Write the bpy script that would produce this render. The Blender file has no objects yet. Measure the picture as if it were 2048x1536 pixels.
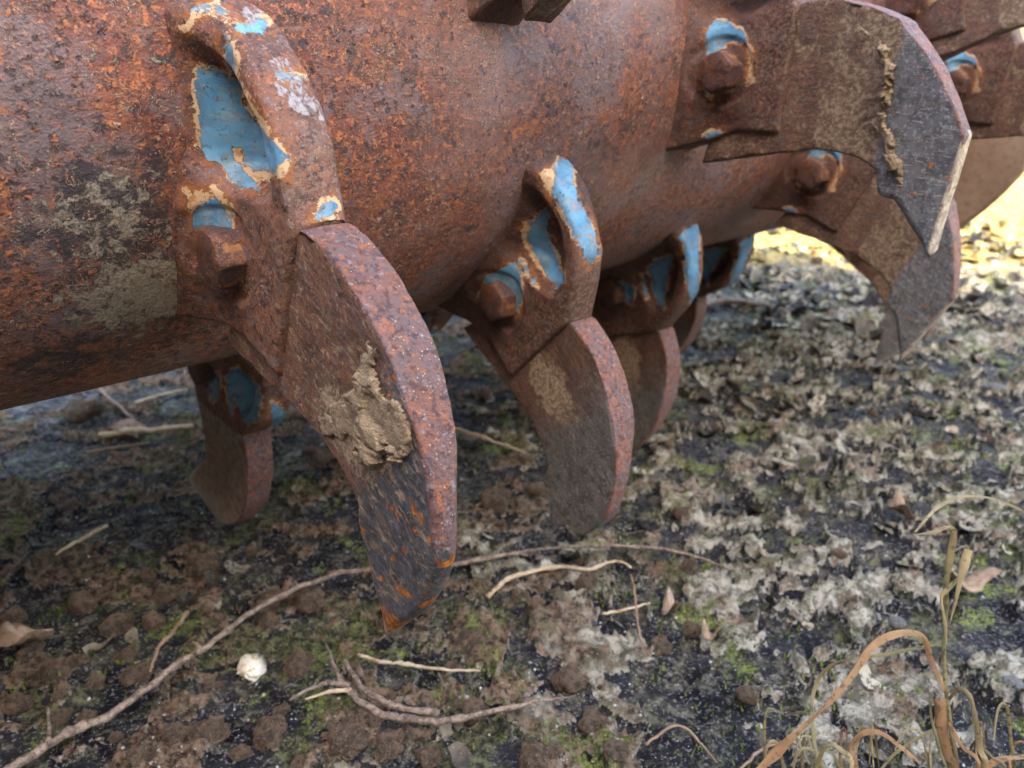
import bpy, bmesh, math, random
import numpy as np
from mathutils import Matrix, Vector

random.seed(7)
rng = np.random.default_rng(11)
S = bpy.context.scene
COL = S.collection

# ------------------------------------------------------------------ camera, sky, sun, exposure
FPX = 1503.9                      # focal length in pixels of the 2048 px wide photograph
PITCH = math.radians(21.8284)
CAM_H = 0.338
cam_d = bpy.data.cameras.new('camera')
cam = bpy.data.objects.new('camera', cam_d)
COL.objects.link(cam)
cam.location = (0, 0, CAM_H)
cam.rotation_euler = (math.pi / 2 - PITCH, 0, 0)
cam_d.sensor_width = 36
cam_d.lens = 36 * FPX / 2048
cam_d.clip_start = 0.01
cam_d.clip_end = 400
cam_d.dof.use_dof = True
cam_d.dof.focus_distance = 0.30
cam_d.dof.aperture_fstop = 26.44 / 2.1
S.camera = cam

SUN_EL, SUN_AZ = math.radians(40), math.radians(12)      # light travels away from the camera (+Y)
W = bpy.data.worlds.new('World')
S.world = W
W.use_nodes = True
wn = W.node_tree
bg = wn.nodes['Background']
sky = wn.nodes.new('ShaderNodeTexSky')
sky.sky_type = 'NISHITA'
sky.sun_disc = False
sky.sun_elevation = SUN_EL
sky.sun_rotation = math.pi - SUN_AZ
sky.dust_density = 2.0
sky.air_density = 1.0
sky.ozone_density = 1.0
wn.links.new(sky.outputs[0], bg.inputs[0])
bg.inputs[1].default_value = 0.15
sun_d = bpy.data.lights.new('sun', 'SUN')
sun_d.energy = 2.2
sun_d.angle = math.radians(0.5)
sun_d.color = (1.0, 0.94, 0.82)
sun = bpy.data.objects.new('sun', sun_d)
COL.objects.link(sun)
dvec = Vector((math.sin(SUN_AZ) * math.cos(SUN_EL), math.cos(SUN_AZ) * math.cos(SUN_EL), -math.sin(SUN_EL)))
sun.rotation_euler = dvec.to_track_quat('-Z', 'Y').to_euler()
S.view_settings.view_transform = 'Standard'
S.view_settings.look = 'None'
S.view_settings.gamma = 1
S.view_settings.exposure = 3.25
S.view_settings.use_white_balance = True
S.view_settings.white_balance_temperature = 7500
S.view_settings.white_balance_tint = 10
S.render.engine = 'CYCLES'
S.cycles.use_denoising = True
S.cycles.max_bounces = 6

# ------------------------------------------------------------------ measured geometry of the rotor, seen from the camera
sp, cp = math.sin(PITCH), math.cos(PITCH)
A_AX = np.array([0.73984, 0.25016, 0.62455]); A_AX /= np.linalg.norm(A_AX)
UPC = np.array([0, cp, -sp])
E1 = np.cross(UPC, A_AX)
CX, CY = -0.481488, 0.019407
OFF = 16.5066
def c2w(P):
    return Vector((P[0], P[1] * sp + P[2] * cp, P[1] * cp - P[2] * sp + CAM_H))
def at(px, py, z):
    return c2w((z * (px - 1024) / FPX, -z * (py - 768) / FPX, z))
def on_ground(px, py, h=0.0):
    k = (py - 768) / FPX * cp + sp
    return at(px, py, (CAM_H - h) / k)
def loc(st, px, py, dw=0.0):
    """point of the photograph on the plane of a tine, in that tine's own frame"""
    w, ph = st
    ph = math.radians(ph + OFF)
    d = np.array([(px - 1024) / FPX, -(py - 768) / FPX, 1.0])
    P = d * ((w + dw) / (d @ A_AX))
    x, y = P @ E1 - CX, P @ UPC - CY
    return (x * math.cos(ph) + y * math.sin(ph), -x * math.sin(ph) + y * math.cos(ph))

# ------------------------------------------------------------------ numpy noise
def _hash(ix, iy, iz, seed):
    n = (ix * 374761393 + iy * 668265263 + iz * 2147483647 + seed * 974634777) & 0xFFFFFFFF
    n = ((n ^ (n >> 13)) * 1274126177) & 0xFFFFFFFF
    n = (n ^ (n >> 16)) & 0xFFFFFFFF
    return n / 4294967295.0
def vnoise(x, y, z=0.0, seed=0):
    x = np.asarray(x, float); y = np.asarray(y, float); z = np.zeros_like(x) + z
    ix, iy, iz = (np.floor(v).astype(np.int64) for v in (x, y, z))
    fx, fy, fz = x - ix, y - iy, z - iz
    fx, fy, fz = (f * f * f * (f * (f * 6 - 15) + 10) for f in (fx, fy, fz))
    r = 0
    for dx in (0, 1):
        for dy in (0, 1):
            for dz in (0, 1):
                wgt = (fx if dx else 1 - fx) * (fy if dy else 1 - fy) * (fz if dz else 1 - fz)
                r = r + wgt * _hash(ix + dx, iy + dy, iz + dz, seed)
    return r
def fbm(x, y, z=0.0, oct=4, seed=0, gain=0.5):
    s, a, t = 0, 1.0, 0
    for o in range(oct):
        s = s + a * vnoise(x * 2 ** o + 13.7 * o, y * 2 ** o + 5.1 * o, np.asarray(z) * 2 ** o, seed + o)
        t += a
        a *= gain
    return s / t
def sstep(a, b, x):
    t = np.clip((np.asarray(x, float) - a) / (b - a), 0, 1)
    return t * t * (3 - 2 * t)
def poly_sd(px, py, poly):
    """signed distance to a polygon, negative inside"""
    px = np.asarray(px, float); py = np.asarray(py, float)
    d = np.full(px.shape, 1e9); inside = np.zeros(px.shape, bool)
    n = len(poly)
    for i in range(n):
        x1, y1 = poly[i]; x2, y2 = poly[(i + 1) % n]
        ex, ey = x2 - x1, y2 - y1
        t = np.clip(((px - x1) * ex + (py - y1) * ey) / (ex * ex + ey * ey + 1e-18), 0, 1)
        d = np.minimum(d, np.hypot(px - x1 - t * ex, py - y1 - t * ey))
        c = ((y1 > py) != (y2 > py)) & (px < (x2 - x1) * (py - y1) / (y2 - y1 + 1e-18) + x1)
        inside ^= c
    return np.where(inside, -d, d)

# ------------------------------------------------------------------ mesh helpers
def make_mesh(name, verts, faces, mat=None, smooth=True, attrs=None, mats=None, midx=None):
    me = bpy.data.meshes.new(name)
    me.from_pydata([tuple(map(float, v)) for v in verts], [], [tuple(int(i) for i in f) for f in faces])
    for m in (mats or ([mat] if mat else [])):
        me.materials.append(m)
    if midx is not None:
        me.polygons.foreach_set('material_index', np.asarray(midx, np.int32))
    me.polygons.foreach_set('use_smooth', [smooth] * len(me.polygons))
    for k, v in (attrs or {}).items():
        a = me.attributes.new(k, 'FLOAT', 'POINT')
        a.data.foreach_set('value', np.asarray(v, np.float32).ravel())
    me.update()
    return me
def link(name, me, parent=None):
    o = bpy.data.objects.new(name, me)
    COL.objects.link(o)
    o.parent = parent
    return o
def tag(o, label=None, cat=None, group=None, kind=None):
    if label: o['label'] = label
    if cat: o['category'] = cat
    if group: o['group'] = group
    if kind: o['kind'] = kind
    return o
def empty(name, loc=(0, 0, 0)):
    o = bpy.data.objects.new(name, None)
    COL.objects.link(o)
    o.location = loc
    o.empty_display_size = 0.05
    return o
def recalc(me):
    b = bmesh.new(); b.from_mesh(me)
    bmesh.ops.recalc_face_normals(b, faces=b.faces)
    b.to_mesh(me); b.free()
def grid_faces(n, m, off=0, wrap=False):
    f = []
    for i in range(n - 1):
        for j in range(m if wrap else m - 1):
            k = (j + 1) % m
            f.append((off + i * m + j, off + i * m + k, off + (i + 1) * m + k, off + (i + 1) * m + j))
    return f
def spline(pts, n):
    """Catmull-Rom through points, n samples"""
    P = np.array([np.array(p, float) for p in pts])
    seg = np.linalg.norm(np.diff(P, axis=0), axis=1); t = np.concatenate([[0], np.cumsum(seg)])
    Q = np.vstack([2 * P[0] - P[1], P, 2 * P[-1] - P[-2]])
    out = []
    for s in np.linspace(0, t[-1], n):
        i = min(max(np.searchsorted(t, s, side='right') - 1, 0), len(P) - 2)
        u = (s - t[i]) / max(t[i + 1] - t[i], 1e-12)
        p0, p1, p2, p3 = Q[i], Q[i + 1], Q[i + 2], Q[i + 3]
        out.append(0.5 * ((2 * p1) + (-p0 + p2) * u + (2 * p0 - 5 * p1 + 4 * p2 - p3) * u * u + (-p0 + 3 * p1 - 3 * p2 + p3) * u ** 3))
    return np.array(out)
def tube(pts, radii, n=8, seed=0, rough=0.12):
    V, F = [], []
    m = len(pts)
    radii = np.interp(np.linspace(0, 1, m), np.linspace(0, 1, len(radii)), radii)
    pts = np.array(pts, float)
    kk = np.arange(m)
    jit = np.stack([fbm(kk * .33, kk * 0 + q * 7.3, seed, 3, seed + q) - .5 for q in range(3)], 1)
    pts = pts + jit * radii[:, None] * 1.6 * (rough > .1)
    radii = radii * (1 + .5 * (fbm(kk * .45, kk * 0 + 3.3, seed, 3, seed + 5) - .5) + .35 * (_hash(kk // 1, kk * 0, kk * 0, seed + 3) > .94))
    for i in range(m):
        t = pts[min(i + 1, m - 1)] - pts[max(i - 1, 0)]
        t = t / (np.linalg.norm(t) + 1e-12)
        u = np.cross(t, (0.13, 0.2, 1.0)); u /= np.linalg.norm(u) + 1e-12
        v = np.cross(t, u)
        for k in range(n):
            a = 2 * math.pi * k / n
            r = radii[i] * (1 + rough * (2 * float(_hash(np.int64(i // 2), np.int64(k), np.int64(3), seed)) - 1))
            V.append(pts[i] + r * (math.cos(a) * u + math.sin(a) * v))
    F = grid_faces(m, n, 0, True)
    F.append(tuple(range(n))[::-1]); F.append(tuple(range((m - 1) * n, m * n)))
    return V, F

# ------------------------------------------------------------------ node helper
class N:
    def __init__(s, name):
        s.m = bpy.data.materials.new(name); s.m.use_nodes = True
        s.t = s.m.node_tree; s.b = s.t.nodes['Principled BSDF']
        s.tc = s.t.nodes.new('ShaderNodeTexCoord').outputs['Object']
    def new(s, k): return s.t.nodes.new(k)
    def put(s, inp, v):
        if isinstance(v, bpy.types.NodeSocket): s.t.links.new(v, inp)
        elif isinstance(v, (tuple, list)): inp.default_value = (*v, 1) if len(v) == 3 and inp.type == 'RGBA' else v
        else: inp.default_value = v
    def noise(s, scale, detail=4, rough=0.55, dist=0.0, co=None, off=None):
        n = s.new('ShaderNodeTexNoise')
        c = co or s.tc
        if off is not None: c = s.vmath('ADD', c, off)
        s.put(n.inputs['Vector'], c)
        n.inputs['Scale'].default_value = scale; n.inputs['Detail'].default_value = detail
        n.inputs['Roughness'].default_value = rough; n.inputs['Distortion'].default_value = dist
        return n.outputs['Fac']
    def vor(s, scale, feature='F1', rand=1.0, co=None, out='Distance'):
        n = s.new('ShaderNodeTexVoronoi'); n.feature = feature
        s.put(n.inputs['Vector'], co or s.tc); n.inputs['Scale'].default_value = scale
        n.inputs['Randomness'].default_value = rand
        return n.outputs[out]
    def vmath(s, op, a, b):
        n = s.new('ShaderNodeVectorMath'); n.operation = op
        s.put(n.inputs[0], a); s.put(n.inputs[1], b)
        return n.outputs[0]
    def math(s, op, a, b=0.0, c=0.0, clamp=False):
        n = s.new('ShaderNodeMath'); n.operation = op; n.use_clamp = clamp
        s.put(n.inputs[0], a); s.put(n.inputs[1], b)
        if len(n.inputs) > 2: s.put(n.inputs[2], c)
        return n.outputs[0]
    def ramp(s, v, a, b, lo=0.0, hi=1.0):
        n = s.new('ShaderNodeMapRange'); n.interpolation_type = 'SMOOTHSTEP'
        s.put(n.inputs['Value'], v)
        n.inputs['From Min'].default_value = a; n.inputs['From Max'].default_value = b
        n.inputs['To Min'].default_value = lo; n.inputs['To Max'].default_value = hi
        return n.outputs[0]
    def mix(s, f, a, b):
        n = s.new('ShaderNodeMix'); n.data_type = 'RGBA'
        s.put(n.inputs[0], f); s.put(n.inputs[6], a); s.put(n.inputs[7], b)
        return n.outputs[2]
    def fmix(s, f, a, b):
        n = s.new('ShaderNodeMix'); s.put(n.inputs[0], f); s.put(n.inputs[2], a); s.put(n.inputs[3], b)
        return n.outputs[0]
    def mul(s, a, b): return s.math('MULTIPLY', a, b)
    def attr(s, name):
        n = s.new('ShaderNodeAttribute'); n.attribute_name = name
        return n.outputs['Fac']
    def stretch(s, sx, sy, sz): return s.vmath('MULTIPLY', s.tc, (sx, sy, sz))
    def xyz(s, co=None):
        n = s.new('ShaderNodeSeparateXYZ'); s.put(n.inputs[0], co or s.tc)
        return n.outputs
    def bump(s, h, dist, strength=1.0, prev=None):
        n = s.new('ShaderNodeBump'); n.inputs['Distance'].default_value = dist
        n.inputs['Strength'].default_value = strength
        s.put(n.inputs['Height'], h)
        if prev is not None: s.put(n.inputs['Normal'], prev)
        return n.outputs[0]
    def fin(s, col, rough=0.6, nrm=None, metal=0.0, spec=None):
        s.put(s.b.inputs['Base Color'], col); s.put(s.b.inputs['Roughness'], rough)
        s.put(s.b.inputs['Metallic'], metal)
        if nrm is not None: s.put(s.b.inputs['Normal'], nrm)
        s.b.inputs['Specular IOR Level'].default_value = .28 if spec is None else spec
        return s.m

# ------------------------------------------------------------------ materials
def mat_drum():
    n = N('rusted_drum_steel')
    big = n.noise(7, 3, 0.5); mid = n.noise(38, 5, 0.6, 0.4); fine = n.noise(230, 5, 0.7); mic = n.noise(850, 3, 0.65)
    c = n.mix(n.ramp(big, .44, .58), (.250, .078, .048), (.205, .112, .098))
    c = n.mix(n.mul(n.ramp(mid, .50, .60), .75), c, (.340, .105, .048))
    c = n.mix(n.mul(n.ramp(n.noise(60, 6, .75, off=(3, 1, 2)), .53, .61), .85), c, (.105, .056, .048))
    # fine freckles: near-black pits, red grains, pale grains
    c = n.mix(n.mul(n.ramp(fine, .53, .59), .85), c, (.055, .032, .030))
    c = n.mix(n.mul(n.ramp(n.noise(300, 5, .7, off=(7, 3, 1)), .535, .60), .9), c, (.60, .19, .062))
    c = n.mix(n.mul(n.ramp(mic, .57, .66), .6), c, (.42, .27, .20))
    c = n.mix(n.mul(n.ramp(n.noise(700, 3, .6, off=(1, 3, 9)), .56, .64), .7), c, (.06, .04, .04))
    sc = n.ramp(n.noise(20, 5, .62, .3, off=(1, 9, 4)), .54, .62)
    c = n.mix(n.mul(sc, n.ramp(fine, .60, .48, .0, .7)), c, (.225, .165, .165))
    zz = n.xyz()[2]
    mid_band = n.mul(n.ramp(zz, .13, .30), n.ramp(n.noise(11, 5, .65, off=(0, 3, 3)), .40, .58))
    c = n.mix(n.mul(mid_band, .62), c, n.mix(n.ramp(n.noise(40, 5, .7, off=(9, 9, 1)), .42, .58), (.225, .125, .105), (.265, .185, .175)))
    v1 = n.vor(230); p1 = n.mul(n.ramp(n.math('ADD', v1, n.mul(mic, .5)), .34, .52, 1, 0), n.ramp(n.noise(30, 3, off=(2, 2, 8)), .50, .62))
    v2 = n.vor(75); p2 = n.mul(n.ramp(n.math('ADD', v2, n.mul(n.noise(240, 4, .7, off=(9, 1, 4)), .55)), .36, .42, 1, 0), n.ramp(n.noise(12, 3, off=(5, 2, 8)), .46, .54))
    c = n.mix(n.mul(p1, .85), c, (.045, .034, .036))
    c = n.mix(n.mul(p2, .85), c, (.06, .05, .06))
    # worn blackish and tan crust, only beside the nearest holder
    def near_to(pt, a, b):
        d = n.new('ShaderNodeVectorMath'); d.operation = 'DISTANCE'
        n.put(d.inputs[0], n.tc); d.inputs[1].default_value = pt
        return n.ramp(d.outputs['Value'], a, b, 1, 0)
    k1, k2 = near_to(drum_hit(215, 440), .006, .042), near_to(drum_hit(285, 590), .006, .045)
    k3 = near_to(drum_hit(130, 720), .004, .03)
    g1 = n.noise(90, 7, .75, .4, off=(4, 4, 4)); g2 = n.noise(130, 7, .78, .4)
    dk = n.ramp(n.math('ADD', g1, n.mul(n.math('MAXIMUM', k1, n.mul(k3, .8)), .21)), .59, .63)
    c = n.mix(n.mul(dk, .85), c, (.055, .046, .052))
    cr = n.ramp(n.math('ADD', g2, n.mul(n.math('MAXIMUM', n.mul(k1, .62), k2), .22)), .61, .66)
    c = n.mix(n.mul(cr, .85), c, n.mix(n.ramp(mic, .4, .6), (.56, .47, .36), (.30, .25, .175)))
    # thin pale curls of lifting scale
    wv = n.noise(230, 2, .5, 1.4, off=(6, 1, 1))
    line = n.ramp(n.math('ABSOLUTE', n.math('SUBTRACT', wv, .53)), .007, .024, 1, 0)
    lm = n.mul(line, n.ramp(n.noise(15, 5, .65, off=(8, 8, 1)), .46, .54))
    lm = n.mul(lm, n.ramp(n.noise(140, 3, .6, off=(2, 7, 1)), .46, .54))
    c = n.mix(n.mul(lm, .9), c, (.72, .46, .28))
    gr = n.ramp(n.vor(480), .10, .17, 1, 0)
    gm = n.mul(gr, n.ramp(n.noise(60, 3, off=(3, 8, 1)), .50, .60))
    c = n.mix(n.mul(gm, .85), c, (.62, .50, .42))
    h = n.math('ADD', n.mul(fine, .5), n.mul(mic, .30))
    h = n.math('SUBTRACT', h, n.mul(p1, .25)); h = n.math('SUBTRACT', h, n.mul(p2, .3))
    h = n.math('ADD', h, n.mul(lm, .45)); h = n.math('ADD', h, n.mul(mid, .5)); h = n.math('ADD', h, n.mul(cr, .3))
    return n.fin(c, n.ramp(fine, .3, .7, .33, .58), n.bump(h, .0018, 1.0), 0.0, .5)

def rust_layers(n, dark=1.0):
    mid = n.noise(55, 6, .65, .3); fine = n.noise(260, 5, .7); mic = n.noise(900, 3, .65)
    c = n.mix(n.ramp(mid, .42, .60), (.120 * dark, .060 * dark, .046 * dark), (.215 * dark, .088 * dark, .058 * dark))
    c = n.mix(n.mul(n.ramp(n.noise(110, 6, .7, off=(2, 5, 1)), .53, .60), .8), c, (.165 * dark, .115 * dark, .115 * dark))
    c = n.mix(n.mul(n.ramp(fine, .53, .60), .8), c, (.046, .028, .027))
    c = n.mix(n.mul(n.ramp(n.noise(320, 5, .7, off=(7, 3, 1)), .56, .63), .7), c, (.42, .150, .058))
    c = n.mix(n.mul(n.ramp(mic, .57, .65), .6), c, (.38, .27, .21))
    gr = n.mul(n.ramp(n.vor(560), .11, .18, 1, 0), n.ramp(n.noise(70, 3, off=(3, 8, 1)), .48, .60))
    c = n.mix(n.mul(gr, .8), c, (.52, .42, .33))
    h = n.math('ADD', n.mul(fine, .6), n.mul(mic, .4)); h = n.math('ADD', h, n.mul(mid, .7))
    return c, h, fine

def mat_holder(name, dust=0.0, dark=1.05):
    n = N(name)
    c, h, fine = rust_layers(n, dark)
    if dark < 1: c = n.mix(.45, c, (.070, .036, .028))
    x, y, z = n.xyz()
    # tan dust held on the face by the weld
    du = n.mul(n.ramp(n.noise(480, 4, .7), .48, .60), n.ramp(x, .205, .235))
    c = n.mix(n.mul(du, .55 + dust), c, (.26, .185, .125))
    wob = n.math('ADD', n.mul(n.math('SUBTRACT', n.noise(150, 6, .75), .5), .011), n.mul(n.math('SUBTRACT', n.noise(700, 3, .6), .5), .003))
    wid = n.mul(n.math('SUBTRACT', n.noise(65, 4, .6, off=(0, 4, 7)), .48), .012)
    e = n.math('ADD', n.attr('paint'), wob)
    e2 = n.math('ADD', n.attr('primer'), wob)
    e3 = n.math('ADD', n.attr('bare'), wob)
    fringe = n.math('MAXIMUM', n.ramp(n.math('ADD', e, n.math('MAXIMUM', wid, -.0012)), .0011, .0015, 1, 0), n.ramp(e2, .0006, .0010, 1, 0))
    fringe = n.mul(fringe, n.ramp(n.noise(420, 4, .7, off=(5, 5, 5)), .36, .41))
    blue = n.mul(n.ramp(e, .0003, .0006, 1, 0), n.ramp(e2, -.0002, .0002, 0, 1))
    scr = n.ramp(e3, .0, .0006, 1, 0)
    orange = n.mul(n.math('MAXIMUM', n.ramp(e, .0018, .0050, 1, 0), n.ramp(e2, .0010, .0050, 1, 0)), n.ramp(n.noise(190, 4, .6), .45, .56))
    c = n.mix(n.mul(orange, .8), c, (.36, .125, .035))
    cream = n.mix(n.ramp(n.noise(330, 4), .52, .64), (.62, .42, .24), (.50, .25, .10))
    c = n.mix(fringe, c, cream)
    bl = n.mix(n.ramp(n.noise(45, 4, .6), .4, .62), (.070, .235, .39), (.135, .37, .58))
    bl = n.mix(n.mul(n.ramp(n.noise(240, 5, .7), .54, .66), .6), bl, (.16, .31, .40))
    bl = n.mix(n.mul(n.ramp(n.noise(30, 5, .7, off=(1, 2, 3)), .54, .66), .6), bl, (.075, .19, .22))
    bl = n.mix(n.mul(n.ramp(n.vor(300), .10, .16, 1, 0), n.ramp(n.noise(60, 3), .45, .6)), bl, (.12, .06, .04))
    sk = n.noise(1, 5, .75, .4, co=n.stretch(160, 600, 160))
    bl = n.mix(n.mul(n.ramp(sk, .55, .60), .7), bl, (.30, .27, .22))
    bl = n.mix(n.mul(n.ramp(n.noise(85, 7, .8, off=(7, 7, 0)), .50, .60), .45), bl, (.33, .40, .42))
    bl = n.mix(n.mul(n.ramp(n.noise(330, 5, .75, off=(2, 2, 2)), .60, .64), .8), bl, (.20, .09, .045))
    bl = n.mix(n.mul(n.ramp(e, -.0045, .0, .0, .55), n.ramp(n.noise(120, 5, .7), .44, .56)), bl, (.10, .12, .115))
    c = n.mix(blue, c, bl)
    sg = n.noise(1, 5, .7, .5, co=n.stretch(240, 240, 500))
    c = n.mix(n.mul(scr, n.ramp(sg, .40, .55)), c, n.mix(n.ramp(sg, .45, .6), (.20, .17, .17), (.36, .33, .33)))
    h = n.fmix(fringe, h, n.math('ADD', .9, n.mul(n.noise(90, 3), .25)))
    h = n.math('ADD', h, n.mul(blue, .35))
    nr = n.bump(h, .0011, .9)
    ro = n.fmix(blue, .62, n.ramp(fine, .3, .7, .28, .46))
    return n.fin(c, ro, nr)

def mat_blade_face(name, wear, dust, gray, orange=.5, streak=True, soft=.006, wob=.05, mud=None, tip=None, film=0.0):
    """wear: local x beyond which the steel is worn bare; mud: centre of the soil smear; film: dust over the worn part too"""
    n = N(name)
    c, h, fine = rust_layers(n, 1.1)
    if not streak: c = n.mix(.5, c, (.080, .045, .035))
    x, y, z = n.xyz()
    st = n.noise(1, 5, .7, .3, co=n.stretch(60, 420, 420))
    c = n.mix(n.mul(n.ramp(st, .48, .58), .6), c, (.085, .050, .036))
    c = n.mix(n.mul(n.ramp(n.noise(1, 5, .7, .3, co=n.stretch(90, 520, 420)), .53, .60), .65), c, (.25, .125, .065))
    du = n.mul(n.ramp(n.noise(1, 6, .8, co=n.stretch(420, 700, 700)), .52, .59), n.ramp(n.noise(40, 4, .6, off=(4, 0, 2)), .38, .62, .25, 1))
    c = n.mix(n.mul(du, min(1, dust) * .7), c, (.40, .27, .18))
    if dust > .9:
        c = n.mix(n.mul(n.ramp(n.math('ADD', n.noise(60, 7, .78, .5, off=(1, 0, 6)), n.ramp(x, .24, .285, -.07, .05)), .48, .54), .9), c, n.mix(n.ramp(n.noise(330, 5, .75), .42, .58), (.15, .095, .06), (.38, .27, .175)))
    w = n.math('ADD', x, n.mul(n.math('SUBTRACT', n.noise(45, 6, .7), .5), wob))
    worn = n.ramp(w, wear - soft, wear + soft)
    g = n.mix(n.ramp(n.noise(110, 5, .7), .42, .6), gray, tuple(v * .6 for v in gray))
    g = n.mix(n.mul(n.ramp(n.noise(500, 4, .7), .54, .61), .7), g, tuple(min(1, v * 2.1) for v in gray))
    sc = n.noise(1, 5, .8, .2, co=n.stretch(60, 900, 400))
    g = n.mix(n.mul(n.ramp(sc, .58, .62), .6), g, tuple(min(1, v * 3.0) for v in gray))
    c = n.mix(worn, c, g)
    sm = n.noise(1, 8, .82, 1.5, co=n.stretch(95, 150, 170))
    c = n.mix(n.mul(n.ramp(sm, .54, .575), min(1, dust * 1.6) if streak else .25), c, n.mix(n.ramp(fine, .45, .55), (.28, .17, .10), (.46, .33, .22)))
    if film: c = n.mix(n.mul(n.ramp(n.noise(150, 6, .75, off=(2, 2, 0)), .40, .58, .3, 1), film), c, (.48, .38, .31))
    og = n.noise(105, 4, .6, .2, off=(.4, .2, .6))
    om = n.mul(n.ramp(og, .685 - .105 * orange, .705 - .105 * orange), worn)
    oc = n.mix(n.ramp(n.noise(400, 4, .7), .42, .58), (.34, .08, .016), (.70, .24, .035))
    if tip is not None:
        d = n.new('ShaderNodeVectorMath'); d.operation = 'DISTANCE'; n.put(d.inputs[0], n.tc); d.inputs[1].default_value = tip
        dd = n.math('ADD', d.outputs['Value'], n.mul(n.math('SUBTRACT', n.noise(160, 5, .7), .5), .012))
        om = n.math('MAXIMUM', om, n.mul(n.ramp(dd, .013, .015, 1, 0), n.ramp(n.noise(200, 4, .6, off=(5, 0, 0)), .40, .46)))
        # orange along the inner cutting edge
        ie = n.math('ADD', n.math('ADD', y, n.mul(n.math('SUBTRACT', x, .30), 1.18)), n.mul(n.math('SUBTRACT', n.noise(170, 4, .6), .5), .010))
    c = n.mix(n.mul(om, min(1, orange + .35)), c, oc)
    if tip is not None:
        c = n.mix(n.ramp(dd, .0052, .0078, 1, 0), c, n.mix(n.ramp(n.noise(380, 4, .7), .42, .56), (.12, .10, .085), (.55, .47, .36)))
    if mud is not None:
        d2 = n.new('ShaderNodeVectorMath'); d2.operation = 'DISTANCE'; n.put(d2.inputs[0], n.vmath('MULTIPLY', n.tc, (.6, 1, 1))); d2.inputs[1].default_value = (mud[0] * .6, mud[1], 0)
        nm = n.math('ADD', n.noise(130, 8, .8, .4, off=(3, 1, 1)), n.ramp(d2.outputs['Value'], .006, .026, .14, -.13))
        c = n.mix(n.mul(n.ramp(nm, .52, .57), .9), c, n.mix(n.ramp(n.noise(400, 4, .7), .42, .58), (.22, .150, .10), (.46, .33, .22)))
        du = n.math('MAXIMUM', du, n.ramp(nm, .52, .57))
    h = n.math('ADD', n.fmix(worn, h, n.mul(n.noise(260, 6, .75), .8)), n.mul(du, .3))
    return n.fin(c, n.fmix(worn, .66, n.ramp(fine, .3, .7, .36, .55)), n.bump(h, .0011, .9), n.mul(worn, .25))

def mat_blade_edge(name):
    n = N(name)
    fine = n.noise(360, 6, .72); mid = n.noise(70, 4, .6)
    c = n.mix(n.ramp(mid, .42, .58), (.175, .112, .108), (.245, .105, .072))
    c = n.mix(n.mul(n.ramp(n.noise(150, 6, .75, off=(8, 1, 1)), .52, .58), .7), c, (.12, .075, .075))
    c = n.mix(n.mul(n.ramp(fine, .52, .58), .85), c, (.075, .046, .048))
    c = n.mix(n.mul(n.ramp(n.noise(330, 6, .75, off=(4, 1, 1)), .55, .61), .85), c, (.42, .145, .065))
    c = n.mix(n.mul(n.ramp(n.noise(300, 6, .75, off=(1, 1, 6)), .57, .63), .8), c, (.30, .255, .275))
    gr = n.mul(n.ramp(n.vor(520), .12, .19, 1, 0), n.ramp(n.noise(60, 3, off=(3, 8, 1)), .46, .56))
    c = n.mix(n.mul(gr, .85), c, (.66, .54, .45))
    h = n.math('ADD', n.mul(fine, 1.0), n.mul(n.noise(900, 3), .5)); h = n.math('ADD', h, n.mul(gr, .4))
    return n.fin(c, .52, n.bump(h, .0016, 1.0))

def mat_simple(name, c1, c2, scale, rough, bump=.001, c3=None, metal=0.0):
    n = N(name)
    f = n.noise(scale, 5, .65)
    c = n.mix(n.ramp(f, .4, .6), c1, c2)
    if c3: c = n.mix(n.ramp(n.noise(scale * 4, 4, .6, off=(3, 3, 1)), .56, .64), c, c3)
    return n.fin(c, rough, n.bump(n.math('ADD', f, n.mul(n.noise(scale * 5, 3), .4)), bump), metal)

A_ST = (.122, -40)
def st_point(st, x, y, dw):
    ph = math.radians(st[1] + OFF)
    return (x * math.cos(ph) - y * math.sin(ph), x * math.sin(ph) + y * math.cos(ph), st[0] + dw)
# centre of the crusty grey patch on the drum left of the nearest tine (rotor frame)
def drum_hit(px, py, R=.18):
    d = np.array([(px - 1024) / FPX, -(py - 768) / FPX, 1.0])
    dx, dy, dz = d @ E1, d @ UPC, d @ A_AX
    a = dx * dx + dy * dy; b = -2 * (dx * CX + dy * CY); c = CX * CX + CY * CY - R * R
    t = (-b - math.sqrt(max(b * b - 4 * a * c, 0))) / (2 * a)
    return (dx * t - CX, dy * t - CY, dz * t)
CRUST_AT = drum_hit(240, 500)

M_drum = mat_drum()
M_hold = mat_holder('rusted_cast_holder')
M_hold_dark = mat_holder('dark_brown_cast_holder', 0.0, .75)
M_faceA = mat_blade_face('blade_face_dusty', .302, .6, (.105, .105, .112), .85, True, .010, .05, (.292, -.024), (.3365, -.0935, .006))
M_faceB = mat_blade_face('blade_face_half_worn', .285, .45, (.165, .155, .145), .1, False, .020, .06, (.266, -.012))
M_faceE = mat_blade_face('blade_face_grey', .301, 1.0, (.20, .195, .195), .2, False, .002, .012)
M_faceZ = mat_blade_face('blade_face_pale_dust', .330, .9, (.20, .18, .165), .0, False, .012, .05, (.28, -.02), None, .75)
M_edge = mat_blade_edge('blade_edge_rust')
M_edge_clean = mat_simple('blade_edge_polished', (.62, .53, .43), (.36, .28, .22), 120, .4, .0010, (.20, .12, .09), .2)
M_dirt = mat_simple('dried_tan_soil', (.36, .26, .165), (.26, .18, .115), 260, .9, .0018, (.46, .35, .24))

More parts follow.
